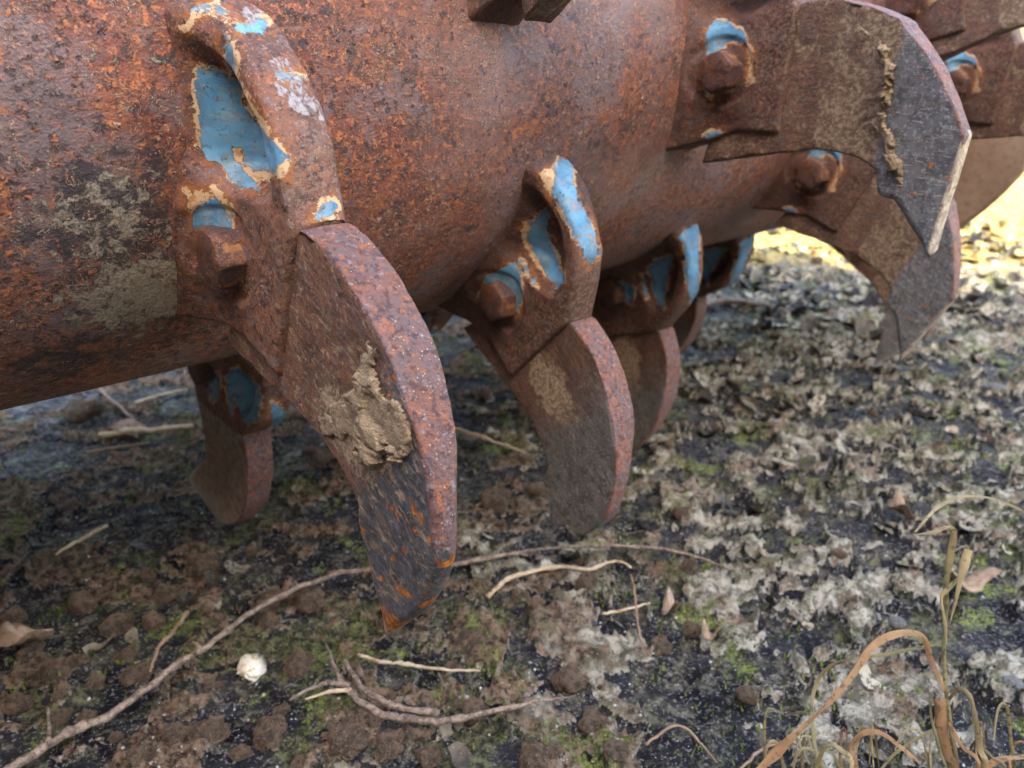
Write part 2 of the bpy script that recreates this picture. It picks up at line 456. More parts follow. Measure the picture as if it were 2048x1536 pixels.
def mat_bolt():
    n = N('rusted_bolt')
    c, h, fine = rust_layers(n, .85)
    c = n.mix(.25, c, (.06, .035, .032))
    sx = n.noise(1, 5, .6, co=n.stretch(380, 90, 90))
    c = n.mix(n.mul(n.ramp(sx, .52, .6), .45), c, (.22, .085, .035))
    c = n.mix(n.mul(n.ramp(n.noise(60, 3, off=(2, 0, 0)), .58, .64), .7), c, (.42, .18, .07))
    c = n.mix(n.mul(n.ramp(n.noise(75, 4, off=(6, 0, 3)), .52, .60), .7), c, (.085, .06, .065))
    return n.fin(c, .5, n.bump(h, .0012, .9), .15)
M_bolt = mat_bolt()
def mat_flange():
    n = N('pale_dusty_flange')
    c = n.mix(n.ramp(n.noise(12, 4), .4, .62), (.40, .29, .21), (.30, .20, .14))
    c = n.mix(n.mul(n.ramp(n.noise(150, 4), .52, .62), .5), c, (.24, .13, .085))
    return n.fin(c, .7, n.bump(n.noise(150, 4), .0008))
M_flange = mat_flange()
M_shade_hood = mat_simple('shade_hood_steel', (.10, .06, .045), (.05, .04, .036), 12, .7, .002, (.06, .12, .16))

# ------------------------------------------------------------------ rotor
origin = c2w(E1 * CX + UPC * CY)
def cdir(v):
    return Vector((v[0], v[1] * sp + v[2] * cp, v[1] * cp - v[2] * sp))
wx, wy, wz = cdir(E1), cdir(UPC), cdir(A_AX)
rotor = empty('tiller_rotor')
rotor.matrix_world = Matrix(((wx[0], wy[0], wz[0], origin[0]), (wx[1], wy[1], wz[1], origin[1]), (wx[2], wy[2], wz[2], origin[2]), (0, 0, 0, 1)))
tag(rotor, 'big rusty soil tiller drum with curved tines and remains of blue paint', 'tiller rotor')

R0 = .18
def build_drum():
    # denser where it is close to the camera
    ws = np.concatenate([np.linspace(-.95, -.15, 30, endpoint=False), np.linspace(-.15, .5, 230, endpoint=False), np.linspace(.5, 1.0, 70)])
    th = np.linspace(0, 2 * math.pi, 361)[:-1]
    TH, WW = np.meshgrid(th, ws)
    X, Y = np.cos(TH), np.sin(TH)
    r = R0 + .0016 * (fbm(X * 6 + 9, Y * 6 + 9, WW * 34, 4, 3) - .5) + .0022 * (fbm(X * 1.6 + 9, Y * 1.6 + 9, WW * 9, 3, 5) - .5)
    V = np.stack([r * X, r * Y, WW], -1).reshape(-1, 3)
    F = grid_faces(len(ws), 360, 0, True)
    o = link('drum_shell', make_mesh('drum_shell', V, F, M_drum), rotor)
    return o
build_drum()

def ring(name, w, r_out, r_in, t, mat):
    # end plate: round, with one broad lobe towards the lower front
    n = 256; V = []
    for i in range(n):
        a = 2 * math.pi * i / n
        da = abs((math.degrees(a) + 28 + 180) % 360 - 180)
        ro = .196 + (r_out - .196) * float(sstep(58, 34, da))
        prof = [(r_in, w), (r_in, w + t), (ro - .003, w + t), (ro, w + t - .003), (ro, w + .003), (ro - .003, w)]
        for r, z in prof: V.append((r * math.cos(a), r * math.sin(a), z))
    m = len(prof); F = []
    for i in range(n):
        k = (i + 1) % n
        for j in range(m):
            l = (j + 1) % m
            F.append((i * m + j, k * m + j, k * m + l, i * m + l))
    me = make_mesh(name, V, F, mat); recalc(me)
    for p in me.polygons: p.use_smooth = False
    return link(name, me, rotor)
ring('end_flange', 1.0, .25, .03, .014, M_flange)
ring('end_flange', -.964, .25, .03, .014, M_flange)

# holder: a thick cast plate with a raised outer wall, a hollow and a bolt seat, flaring out onto the drum
TOPY = [(.150, .0775), (.160, .0790), (.168, .0802), (.176, .0805), (.184, .0792), (.192, .0765), (.204, .0725), (.216, .066), (.226, .056), (.234, .0435), (.2412, .032)]
LOWY = [(.150, -.060), (.165, -.056), (.180, -.0505), (.195, -.045), (.213, -.0385), (.228, -.0375), (.2412, -.0372)]
POCKET = [(.160, .064), (.172, .069), (.186, .0655), (.200, .061), (.213, .053), (.221, .044), (.222, .034), (.212, .0275), (.198, .0235), (.184, .0225), (.170, .028)]
BOLT = (.2005, -.0045)
def h_front(x, y):
    r = np.hypot(x, y)
    h = -.0015 + 0 * x
    h = h - .0045 * sstep(.232, .205, x) * sstep(.035, .0, np.abs(y + .005))                   # boss round the bolt
    sd = poly_sd(x, y, POCKET)
    h = h + .0175 * sstep(.0035, -.0095, sd) * sstep(.174, .194, r)                                                   # the hollow
    h = h + .0022 * sstep(.0, .0035, .0215 - np.hypot(x - BOLT[0], y - BOLT[1])) 
    h = h - .0135 * sstep(.204, .176, r) ** 1.2                                                # flare onto the drum
    return h
def build_holder(name, paint, seed, st, mat=None):
    nx, ny = 92, 170
    xs = np.linspace(.1565, .2412, nx)
    vs = np.linspace(0, 1, ny)
    X = np.repeat(xs[:, None], ny, 1)
    lo = np.interp(xs, *zip(*LOWY))[:, None]; hi = np.interp(xs, *zip(*TOPY))[:, None]
    k = np.ones(5) / 5
    hi = np.convolve(np.pad(hi[:, 0], 2, mode='edge'), k, 'valid')[:, None]; lo = np.convolve(np.pad(lo[:, 0], 2, mode='edge'), k, 'valid')[:, None]
    Y = lo + (hi - lo) * vs[None, :]
    Hf = h_front(X, Y)
    # rounded rims towards top and bottom outline
    eT = np.minimum(hi - Y, .006); rT = .006
    Hf = Hf + (rT - np.sqrt(np.maximum(rT ** 2 - (rT - eT) ** 2, 0))) * .9
    eB = np.minimum(Y - lo, .003); rB = .003
    Hf = Hf + (rB - np.sqrt(np.maximum(rB ** 2 - (rB - eB) ** 2, 0))) * .8
    eX = np.minimum(.2412 - X, .0022)
    Hf = Hf + (.0022 - np.sqrt(np.maximum(.0022 ** 2 - (.0022 - eX) ** 2, 0)))
    nz = (fbm(X * 90, Y * 90, seed * 3.1, 4, seed) - .5)
    Hf = Hf + .0022 * nz + .0045 * (fbm(X * 28, Y * 28, seed * 1.7, 3, seed + 4) - .5) * sstep(.236, .215, X)
    T = .0215
    V = [np.stack([X, Y, Hf], -1).reshape(-1, 3)]
    F = grid_faces(nx, ny)
    tops = [i * ny + ny - 1 for i in range(nx)]; bots = [i * ny for i in range(nx)]
    right = [(nx - 1) * ny + j for j in range(ny)]
    allv = list(V[0])
    def wall(idx, nstep, outward):
        nonlocal allv, F
        prev = idx
        for s in range(1, nstep + 1):
            t = s / nstep; cur = []
            for q, i in enumerate(idx):
                x, y, z = V[0][i]
                zz = z + (T - z) * t
                fl = .003 * float(sstep(.198, .174, math.hypot(x, y))) if outward else 0
                bul = .0022 * (float(fbm(np.array(x * 70), np.array(zz * 70), seed, 4, seed + 9)) - .5)
                rnd = .0035 * max(0, (t - .82) / .18) ** 2
                yy = y + (bul - rnd + (fl * math.sin(math.pi * min(t * 1.0, 1)) if outward else 0)) * (1 if outward else -1) if outward is not None else y
                xx = x + (-rnd * .3 if outward is None else 0)
                allv.append(np.array([xx, yy, zz])); cur.append(len(allv) - 1)
            for q in range(len(idx) - 1):
                F.append((prev[q], prev[q + 1], cur[q + 1], cur[q]))
            prev = cur
        return prev
    bt = wall(tops, 22, True); bb = wall(bots, 8, False); wall(right, 3, None)
    for q in range(nx - 1): F.append((bb[q], bt[q], bt[q + 1], bb[q + 1]))
    V = np.array(allv)
    # traced outlines of paint, primer and scraped metal, measured on this holder's own surface
    ph = math.radians(st[1] + OFF)
    gx_ = V[:, 0] * math.cos(ph) - V[:, 1] * math.sin(ph) + CX; gy_ = V[:, 0] * math.sin(ph) + V[:, 1] * math.cos(ph) + CY
    P = gx_[:, None] * E1 + gy_[:, None] * UPC + (V[:, 2] + st[0])[:, None] * A_AX
    u_, v_ = 1024 + FPX * P[:, 0] / P[:, 2], 768 - FPX * P[:, 1] / P[:, 2]
    front = np.zeros(len(V), bool); front[:nx * ny] = True
    front |= (V[:, 1] > np.interp(V[:, 0], *zip(*TOPY)) - .012) & (V[:, 2] < .0205)
    att = {}
    for key in ('paint', 'primer', 'bare'):
        sd = np.full(len(V), .05)
        for poly in paint.get(key, []):
            sd = np.minimum(sd, poly_sd(u_, v_, poly) * P[:, 2] / FPX)
        att[key] = np.where(front, sd, .05)
    me = make_mesh(name, V, F, mat or M_hold, attrs=att)
    recalc(me)
    return me

def build_blade(name, mats, taper=1.0, bend=0.0, seed=0, tip_cut=0.0, corner=False):
    outer = [(.196, -.035), (.216, -.012), (.232, .0210), (.2425, .0322), (.251, .0337), (.262, .0342), (.280, .0308), (.297, .0242), (.314, .0150), (.329, .0020), (.340, -.0110), (.3475, -.0230), (.3515, -.0360), (.3500, -.0560), (.3458, -.0730), (.3412, -.0865), (.3375, -.0940)]
    inner = [(.190, -.0600), (.205, -.0565), (.2175, -.0540), (.226, -.0520), (.235, -.0500), (.248, -.0473), (.262, -.0445), (.276, -.0437), (.292, -.0462), (.302, -.0520), (.306, -.0625), (.3155, -.0735), (.3210, -.0800), (.3270, -.0860), (.3312, -.0905), (.3355, -.0940)]
    if tip_cut:
        outer = [(x, y) if y > -.07 else (x - tip_cut * .4, y + tip_cut) for x, y in outer]
        inner = [(x, y) if y > -.07 else (x, y + tip_cut) for x, y in inner]
    ns, nv = 110, 40
    O, I = spline(outer, ns), spline(inner, ns)
    if corner:      # arc up to a sharp corner, then a straight cut to the point
        o1 = spline(outer[:8] + [(.3010, .0205), (.3170, .0065), (.3320, -.0110), (.3440, -.0285)], 84)
        o2 = np.linspace((.3440, -.0285), (.3412, -.0880), 27)[1:]
        O = np.vstack([o1, o2])
        i1 = spline(inner[:-5] + [(.3150, -.0650)], 84)
        i2 = np.linspace((.3150, -.0650), (.3395, -.0895), 27)[1:]
        I = np.vstack([i1, i2])
    T = .0195
    V, att, ring_n = [], [], None
    # cross-section: front row, outer edge, back row, inner edge
    for i in range(ns):
        t = i / (ns - 1)
        o, q = O[i], I[i]
        xm = (o[0] + q[0]) / 2
        wear = float(sstep(.325, .353, o[0] + .25 * max(0, -.03 - o[1]))) * taper
        th = T * (1 - .22 * wear) * (1 - .34 * float(sstep(.295, .345, o[0])))
        rad_o = .0010 + .0040 * wear; rad_i = .0016 + .003 * float(sstep(.29, .32, q[0]))
        width = math.hypot(*(o - q)); rad_o = min(rad_o, th * .48, width * .4); rad_i = min(rad_i, th * .48, width * .4)
        row = []
        us = np.linspace(rad_i, width - rad_o, nv)
        for u in us: row.append((u, 0.0, 0))
        for k in range(1, 5):
            a = math.pi / 2 * k / 5; row.append((width - rad_o + rad_o * math.sin(a), rad_o - rad_o * math.cos(a), 1))
        for k in range(7): row.append((width, rad_o + (th - 2 * rad_o) * k / 6, 1))
        for k in range(1, 5):
            a = math.pi / 2 * k / 5; row.append((width - rad_o + rad_o * math.cos(a), th - rad_o + rad_o * math.sin(a), 1))
        for u in us[::-4]: row.append((u, th, 2))
        for k in range(1, 4):
            a = math.pi / 2 * k / 4; row.append((rad_i - rad_i * math.sin(a), th - rad_i + rad_i * math.cos(a), 2))
        for k in range(3): row.append((0, th - rad_i - (th - 2 * rad_i) * k / 2, 2))
        for k in range(1, 4):
            a = math.pi / 2 * k / 4; row.append((rad_i - rad_i * math.cos(a), rad_i - rad_i * math.sin(a), 2))
        dirv = (o - q) / max(width, 1e-6)
        for (u, w, s) in row:
            x, y = q + dirv * u
            b = -bend * max(0, x - .298) ** 1.0
            V.append((x, y, w + b)); att.append(s)
        ring_n = len(row)
    V = np.array(V); att = np.array(att)
    F = grid_faces(ns, ring_n, 0, True)
    # tip cap
    last = [(ns - 1) * ring_n + k for k in range(ring_n)]
    cen = V[last].mean(0) + np.array([.001, -.003, 0])
    V = np.vstack([V, cen]); att = np.append(att, 0); ci = len(V) - 1
    F += [(last[k], last[(k + 1) % ring_n], ci) for k in range(ring_n)]
    first = list(range(ring_n)); F.append(tuple(first[::-1]))
    nn = fbm(V[:, 0] * 60 + 5, V[:, 1] * 60 + 5, V[:, 2] * 60, 4, seed) - .5
    V[:, 2] += .0012 * nn * np.where(att == 0, 1, .3) + .0007 * (fbm(V[:, 0] * 300, V[:, 1] * 300, V[:, 2] * 300, 3, seed + 8) - .5)
    V[:, 0] += .0018 * nn * (att != 0); V[:, 1] += .0020 * (fbm(V[:, 0] * 80, V[:, 1] * 80, V[:, 2] * 80, 3, seed + 5) - .5) * (att != 0)
    if True:   # small nick in the outer edge
        d = np.hypot(V[:, 0] - .316, V[:, 1] - .012)
        V[:, 0] -= .0009 * np.exp(-(d / .0016) ** 2) * (att == 1)
    me_faces = F
    midx = []
    for f in F:
        a = att[list(f)]
        on_edge = (a == 1).sum() >= len(f) / 2
        mx = V[list(f)].mean(0)
        if on_edge:
            far = mx[1] < -.030 + (.004 * math.sin(mx[2] * 500))
            midx.append(2 if far else 1)
        else: midx.append(0)
    me = make_mesh(name, V, F, mats=mats, midx=midx)
    recalc(me)
    return me

def build_bolt(name, seed):
    # domed, corroded hexagon head; axis towards -w
    n, rings = 72, []
    rr = .0150
    def hexr(a): 
        m = (a % (math.pi / 3)) - math.pi / 6
        return math.cos(math.pi / 6) / math.cos(m)
    prof = [(1.10, .004, .3), (1.08, -.0005, .5), (1.02, -.0016, .9), (1.0, -.003, 1), (1.0, -.0110, 1), (.985, -.0126, 1), (.93, -.0138, .9), (.86, -.0142, .5), (.50, -.0144, 0), (.02, -.0145, 0)]
    V = []
    for s, w, hx in prof:
        for k in range(n):
            a = 2 * math.pi * k / n
            r = rr * s * (hexr(a) * hx + (1 - hx) * .93)
            nz = .0009 * (float(_hash(np.int64(k // 4), np.int64(int(w * 900)), np.int64(1), seed)) - .5)
            V.append((r * math.cos(a), r * math.sin(a), w * 1.0 + nz * .5))
    V = np.array(V)
    V += .0007 * (fbm(V[:, 0] * 160, V[:, 1] * 160, V[:, 2] * 160, 3, seed)[:, None] - .5) * np.array([1, 1, .7])
    F = grid_faces(len(prof), n, 0, True); F.append(tuple(range((len(prof) - 1) * n, len(prof) * n)))
    me = make_mesh(name, V, F, M_bolt); recalc(me)
    return me

def patch(name, st, poly_px, thick, seed, mat, dw0=0.0, res=.0006, cracks=True, lump=200):
    """crumbly layer of soil lying on a blade face; outline given in the photograph"""
    poly = [loc(st, *q) for q in poly_px]
    P = np.array(poly); x0, y0 = P.min(0) - .004; x1, y1 = P.max(0) + .004
    xs, ys = np.arange(x0, x1, res), np.arange(y0, y1, res)
    X, Y = np.meshgrid(xs, ys, indexing='ij')
    sd = poly_sd(X, Y, poly) + .011 * (fbm(X * 150, Y * 150, 0, 5, seed, .65) - .5)
    hgt = sstep(.0, -.0025, sd) * (.45 + .9 * fbm(X * lump, Y * lump, 1, 4, seed + 2)) * thick
    hgt = hgt * (.5 + 1.0 * sstep(.40, .6, fbm(X * 55, Y * 55, 2, 2, seed + 3)))
    if cracks:
        c = np.abs(fbm(X * 95, Y * 95, 3, 3, seed + 7) - .5)
        hgt = hgt * (1 - .95 * (1 - sstep(.006, .018, c)))
    keep = (sd < 0)
    idx = -np.ones(X.shape, int); V = []; F = []
    k2 = keep.copy()
    nx, ny = X.shape
    cell = keep[:-1, :-1] & keep[1:, :-1] & keep[:-1, 1:] & keep[1:, 1:]
    for i, j in zip(*np.nonzero(cell)):
        f = []
        for a, b in ((i, j), (i, j + 1), (i + 1, j + 1), (i + 1, j)):
            if idx[a, b] < 0:
                idx[a, b] = len(V); V.append((X[a, b], Y[a, b], dw0 + .0006 - hgt[a, b]))
            f.append(idx[a, b])
        F.append(f)
    return make_mesh(name, V, F, mat)

# outlines of the paint left on the holders, traced in the photograph (ox, oy, scale of the crop they were read from)
def tr(ox, oy, k, *polys):
    return [[(ox + x / k, oy + y / k) for x, y in p] for p in polys]
PA = {'paint': tr(200, 0, 2.4,
        [(470, 350), (540, 325), (575, 360), (640, 385), (668, 420), (680, 500), (730, 560), (790, 630), (850, 700), (895, 765), (860, 835), (800, 828), (720, 815), (735, 860), (765, 910), (700, 905), (640, 870), (610, 820), (570, 760), (520, 760), (490, 690), (490, 620), (490, 560), (470, 480), (455, 400)],
        [(600, 165), (612, 160), (628, 210), (640, 290), (630, 345), (618, 300)],
        [(455, 1090), (450, 1010), (500, 960), (560, 950), (600, 980), (635, 1060), (630, 1110), (560, 1090), (500, 1090)],
        [(550, 5), (600, 60), (630, 110), (700, 135), (740, 130), (770, 80), (800, 90), (795, 145), (750, 160), (650, 130), (610, 100), (570, 50)],
        [(455, 60), (500, 30), (530, 20), (510, 60), (470, 75)],
        [(850, 355), (900, 358), (985, 375), (930, 378), (870, 372)],
        [(1035, 1045), (1060, 1000), (1110, 965), (1135, 985), (1110, 1020), (1060, 1040)]),
      'primer': tr(200, 0, 2.4,
        [(635, 715), (665, 700), (685, 740), (700, 790), (740, 815), (830, 830), (875, 795), (898, 768), (875, 840), (800, 848), (745, 875), (705, 840), (665, 795), (645, 750)],
        [(408, 905), (450, 925), (520, 925), (515, 955), (470, 985), (450, 1025), (425, 985)],
        [(545, 895), (580, 925), (615, 985), (634, 1085), (605, 1010), (560, 950)],
        [(405, 130), (440, 80), (480, 50), (510, 60), (460, 90), (425, 120)],
        [(680, 440), (710, 470), (760, 560), (830, 640), (885, 730), (860, 705), (800, 640), (720, 550), (690, 500)]),
      'bare': tr(200, 0, 2.4, [(830, 300), (890, 290), (960, 380), (1000, 450), (1090, 570), (1000, 560), (930, 530), (880, 470), (840, 440), (860, 380)],
        [(690, 60), (740, 20), (780, 60), (760, 95), (700, 110)])}
PB = {'paint': tr(800, 250, 1.7067,
        [(515, 230), (528, 180), (520, 150), (545, 112), (590, 130), (585, 200), (600, 240), (640, 310), (665, 380), (682, 440), (665, 460), (640, 472), (625, 430), (595, 380), (565, 310), (540, 260)],
        [(440, 340), (500, 285), (515, 310), (500, 350), (515, 410), (545, 480), (560, 530), (535, 550), (505, 520), (480, 470), (450, 430), (430, 390)],
        [(412, 460), (430, 480), (465, 545), (440, 520)],
        [(270, 590), (300, 520), (350, 490), (400, 470), (408, 520), (412, 590), (400, 640), (375, 600), (330, 580), (290, 595)]),
      'primer': tr(800, 250, 1.7067, [(520, 150), (540, 110), (530, 170), (515, 235), (495, 215), (485, 165)], [(415, 360), (440, 335), (432, 390), (470, 460), (500, 520), (450, 450), (425, 400)]), 'bare': tr(800, 250, 1.7067, [(565, 258), (618, 268), (628, 300), (590, 292)], [(640, 375), (662, 385), (668, 408), (645, 398)])}
PC = {'paint': tr(800, 250, 1.7067,
        [(950, 380), (985, 350), (1022, 340), (1018, 400), (1022, 500), (1015, 600), (1000, 635), (983, 560), (973, 450), (966, 400)],
        [(845, 490), (890, 455), (935, 445), (915, 500), (905, 580), (900, 628), (870, 590), (860, 530)],
        [(735, 550), (760, 530), (800, 560), (790, 610), (765, 600), (750, 580)], [(825, 510), (842, 560), (846, 590), (830, 560)])}
PE = {'paint': tr(1350, 0, 2.0487,
        [(130, 130), (165, 85), (215, 90), (270, 125), (292, 165), (220, 170), (170, 220), (150, 290), (132, 220)],
        [(120, 555), (150, 535), (195, 545), (150, 575)], [(120, 300), (135, 290), (145, 380), (130, 410)]),
      'primer': tr(1350, 0, 2.0487, [(125, 240), (150, 250), (155, 340), (170, 352), (220, 355), (240, 372), (165, 365), (150, 420), (130, 400)], [(300, 180), (322, 240), (312, 330), (300, 345), (308, 250)])}
PZ = {'paint': tr(300, 650, 3.571,
        [(545, 380), (570, 330), (620, 310), (700, 360), (770, 440), (785, 560), (765, 680), (700, 712), (655, 650), (630, 560), (600, 500), (592, 640), (570, 600), (555, 480)],
        [(870, 560), (950, 600), (1015, 690), (960, 740), (880, 755)],
        [(420, 350), (490, 335), (490, 450), (470, 530), (440, 540)])}
ST = {'A': (.122, -40), 'B': (.308, -62), 'C': (.506, -87), 'D': (.700, -110), 'T': (.262, 3.2), 'E': (.434, -19), 'F': (.610, -41),
      'F2': (.808, -61), 'H': (.690, -3.5), 'G': (.823, -21), 'Z': (.174, -110.5), 'Z2': (.357, -131), 'Z3': (.565, -152)}
HA = build_holder('holder_paint_in_hollow', PA, 1, ST['A'])
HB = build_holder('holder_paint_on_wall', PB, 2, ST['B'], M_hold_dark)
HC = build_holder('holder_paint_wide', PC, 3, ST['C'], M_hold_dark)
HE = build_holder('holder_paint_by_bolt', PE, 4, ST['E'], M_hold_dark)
HZ = build_holder('holder_paint_low', PZ, 5, ST['Z'])
BA = build_blade('blade_dusty', [M_faceA, M_edge, M_faceA], 1.0, 0.0, 1)
BB = build_blade('blade_half_worn', [M_faceB, M_edge, M_faceB], .2, 0.0, 2, .011)
BE = build_blade('blade_grey_tip', [M_faceE, M_edge, M_edge_clean], .3, 0.12, 3, 0, True)
BZ = build_blade('blade_pale', [M_faceZ, M_edge, M_faceZ], .5, 0.0, 5, 0)
BO = build_bolt('bolt_head', 3)

tines = {}
def tine(key, w, ph, holder, blade, label=None):
    o = link('tine_holder', holder, rotor)
    o.location = (0, 0, w); o.rotation_euler = (0, 0, math.radians(ph + OFF))
    if label: o['label'] = label
    b = link('tine_blade', blade, o); b.location = (0, 0, .0016)
    q = link('bolt', BO, o); q.scale = (.88, .88, .92); q.location = (BOLT[0], BOLT[1], .0); q.rotation_euler = (0, 0, random.uniform(0, 1))
    tines[key] = o
    return o
HM = {'A': (HA, BA), 'B': (HB, BB), 'C': (HC, BB), 'D': (HC, BB), 'T': (HE, BE), 'E': (HE, BE), 'F': (HE, BE), 'F2': (HE, BE), 'H': (HE, BE), 'G': (HE, BE), 'Z': (HZ, BZ), 'Z2': (HZ, BZ), 'Z3': (HZ, BB)}
for k, (w, ph) in ST.items():
    tine(k, w, ph, *HM[k])
tines['A']['label'] = 'large sharp tine nearest the camera, blue paint in its hollow and dried soil on the blade'
tines['E']['label'] = 'upper tine with grey bent tip and tan dirt on its face'

# soil caked on the nearest blade and on the upper grey one
link('caked_soil', patch('caked_soil', ST['A'], [(690, 790), (712, 740), (735, 695), (748, 700), (745, 740), (765, 785), (800, 800), (818, 850), (822, 900), (800, 925), (770, 905), (750, 935), (715, 925), (700, 880), (640, 870), (632, 830), (655, 812)], .0024, 3, M_dirt), tines['A'])
link('caked_soil', patch('caked_soil', ST['E'], [(1722, 60), (1760, 75), (1785, 90), (1790, 130), (1785, 200), (1775, 235), (1800, 300), (1812, 360), (1820, 400), (1800, 395), (1780, 340), (1768, 290), (1735, 245), (1760, 225), (1765, 150), (1750, 95)], .0030, 9, M_dirt, -.0004), tines['E'])
# ------------------------------------------------------------------ ground
def ground_fields(x, y):
    """height of the ground, and the two fields that say where black film, crust and curled rims lie"""
    wx_ = x + .016 * (fbm(x * 24, y * 24, 5, 4, 71) - .5) * 2; wy_ = y + .016 * (fbm(x * 24, y * 24, 9, 4, 72) - .5) * 2
    a = fbm(x * 7, y * 7, 0, 4, 21) - .5
    k1 = fbm(wx_ * 21, wy_ * 27, 0, 4, 41)
    k2 = fbm(wx_ * 46 + 8, wy_ * 56, 0, 3, 43)
    c = fbm(x * 75, y * 75, 0, 4, 51) - .5
    d = fbm(x * 230, y * 230, 0, 2, 61) - .5
    right = sstep(-.20, .40, x)
    e1 = k1 - (.503 - .040 * right) + .06 * sstep(.55, .85, y) * (1 - right); e2 = k2 - (.430 + .02 * right)
    crust = sstep(-.006, .012, e1) * sstep(-.012, .014, e2)
    rim = np.exp(-((e1 - .010) / .014) ** 2) * sstep(.35, .55, fbm(x * 12, y * 12, 0, 2, 91)) + .6 * np.exp(-((e2 - .010) / .016) ** 2) * sstep(-.01, .02, e1)
    h = .022 * a + crust * (.003 + .003 * right) + crust * .009 * c + crust * .009 * (fbm(x * 170, y * 150, 0, 2, 66) - .5) + (.003 + .006 * right) * rim + .0026 * d + .006 * c * (1 - crust)
    fade = sstep(3.5, 1.8, np.hypot(x, y))
    return h * fade - .006, e1, e2
def ground_h(x, y):
    return ground_fields(x, y)[0]
def axis(lo, hi, step, far, grow=1.16):
    core = list(np.arange(lo, hi, step))
    s = step; p = core[-1]; up = []
    while p < far: s = min(s * grow, far / 6); p += s; up.append(p)
    s = step; p = core[0]; dn = []
    while p > -far: s = min(s * grow, far / 6); p -= s; dn.append(p)
    return np.array(dn[::-1] + core + up)
gx, gy = axis(-.48, .85, .0024, 60, 1.12), axis(.24, 1.20, .0024, 60, 1.12)
GX, GY = np.meshgrid(gx, gy, indexing='ij')
GZ, GE1, GE2 = ground_fields(GX, GY)
def gh(x, y): return float(ground_h(np.array(float(x)), np.array(float(y))))
def ground_material():
    n = N('mossy_dark_soil')
    x, y, z = n.xyz()
    big = n.noise(6, 4, .55); mid = n.noise(45, 6, .7, .5); fine = n.noise(190, 6, .75); mic = n.noise(560, 4, .65)
    wob = n.math('ADD', n.mul(n.math('SUBTRACT', mid, .5), .10), n.mul(n.math('SUBTRACT', fine, .5), .15))
    e1 = n.math('ADD', n.attr('e1'), wob); e2 = n.math('ADD', n.attr('e2'), n.mul(wob, 1.2))
    right = n.ramp(x, -.25, .35)
    crust = n.mul(n.ramp(e1, -.003, .006), n.ramp(e2, -.006, .006))
    rim = n.math('MAXIMUM', n.ramp(n.math('ABSOLUTE', n.math('SUBTRACT', e1, .010)), .004, .014, 1, 0), n.mul(n.ramp(n.math('ABSOLUTE', n.math('SUBTRACT', e2, .010)), .004, .014, 1, 0), crust))
    # smooth near-black film
    film = n.mix(n.ramp(n.noise(24, 4, .6), .42, .60), (.005, .005, .008), (.022, .022, .027))
    film = n.mix(n.mul(n.ramp(n.noise(60, 7, .8, off=(3, 3, 0)), .50, .56), .85), film, n.mix(n.ramp(fine, .42, .58), (.035, .032, .024), (.15, .135, .10)))
    film = n.mix(n.mul(n.ramp(n.noise(420, 4, .7, off=(3, 0, 0)), .57, .62), .8), film, (.26, .25, .25))
    # crumbly soil on the left, pale lichen crust on the right
    soil = n.mix(n.ramp(fine, .40, .60), (.085, .056, .038), (.30, .205, .14))
    soil = n.mix(n.mul(n.ramp(n.noise(33, 6, .75, off=(5, 0, 0)), .52, .58), .8), soil, (.075, .068, .042))
    pale = n.mix(n.ramp(n.noise(80, 6, .75), .42, .58), (.17, .155, .112), (.55, .51, .41))
    pale = n.mix(n.mul(n.ramp(n.noise(28, 5, .7, off=(2, 0, 5)), .53, .58), .85), pale, n.mix(n.ramp(fine, .42, .58), (.13, .085, .06), (.36, .25, .18)))
    side = n.ramp(n.math('ADD', x, n.mul(n.math('SUBTRACT', n.noise(9, 5, .7, off=(1, 1, 1)), .5), 1.2)), -.02, .12)
    c = n.mix(crust, film, n.mix(side, soil, pale))
    c = n.mix(n.mul(rim, n.ramp(right, 0, 1, .35, .95)), c, n.mix(n.ramp(fine, .42, .58), (.26, .235, .175), (.66, .62, .51)))
    # olive haze and bright moss
    moss = n.ramp(n.noise(11, 7, .78, off=(2, 9, 0)), .53, .59)
    c = n.mix(n.mul(moss, .65), c, n.mix(n.ramp(fine, .42, .58), (.028, .032, .013), (.17, .175, .080)))
    mo2 = n.mul(n.ramp(n.noise(12, 7, .8, off=(8, 1, 0)), .565, .605), n.ramp(n.noise(260, 5, .75, off=(1, 0, 0)), .42, .5))
    c = n.mix(n.mul(mo2, .9), c, n.mix(n.ramp(mic, .4, .6), (.08, .105, .022), (.26, .30, .09)))
    # dark gaps between grains
    c = n.mix(n.mul(n.ramp(fine, .46, .38), .6), c, (.018, .016, .016))
    spk = n.mul(n.ramp(n.vor(300), .06, .12, 1, 0), n.ramp(n.noise(40, 3, off=(1, 1, 1)), .42, .54))
    c = n.mix(n.mul(spk, .9), c, (.78, .78, .84))
    far = n.ramp(n.math('ADD', y, n.mul(big, .5)), 1.58, 1.90)
    dry = n.mix(n.ramp(n.noise(45, 6, .7), .4, .6), (.30, .20, .06), (.60, .45, .17))
    c = n.mix(far, c, dry)
    h = n.math('ADD', n.mul(fine, 1.1), n.mul(mic, .5)); h = n.math('ADD', h, n.mul(mid, .8))
    h = n.mul(h, n.math('ADD', n.mul(crust, .45), .55)); h = n.math('ADD', h, n.mul(n.math('MAXIMUM', crust, rim), .5))
    wet = n.ramp(n.noise(31, 4, .6, off=(9, 1, 0)), .44, .58)
    ro = n.fmix(n.math('MAXIMUM', crust, rim), n.ramp(wet, 0, 1, .55, .78), .92)
    return n.fin(c, ro, n.bump(h, .0045, 1.0), 0.0, .16)
M_ground = ground_material()
g_me = make_mesh('ground', np.stack([GX, GY, GZ], -1).reshape(-1, 3), grid_faces(len(gx), len(gy)), M_ground, attrs={'e1': GE1, 'e2': GE2})
recalc(g_me)
g = link('ground', g_me)
tag(g, kind='structure')
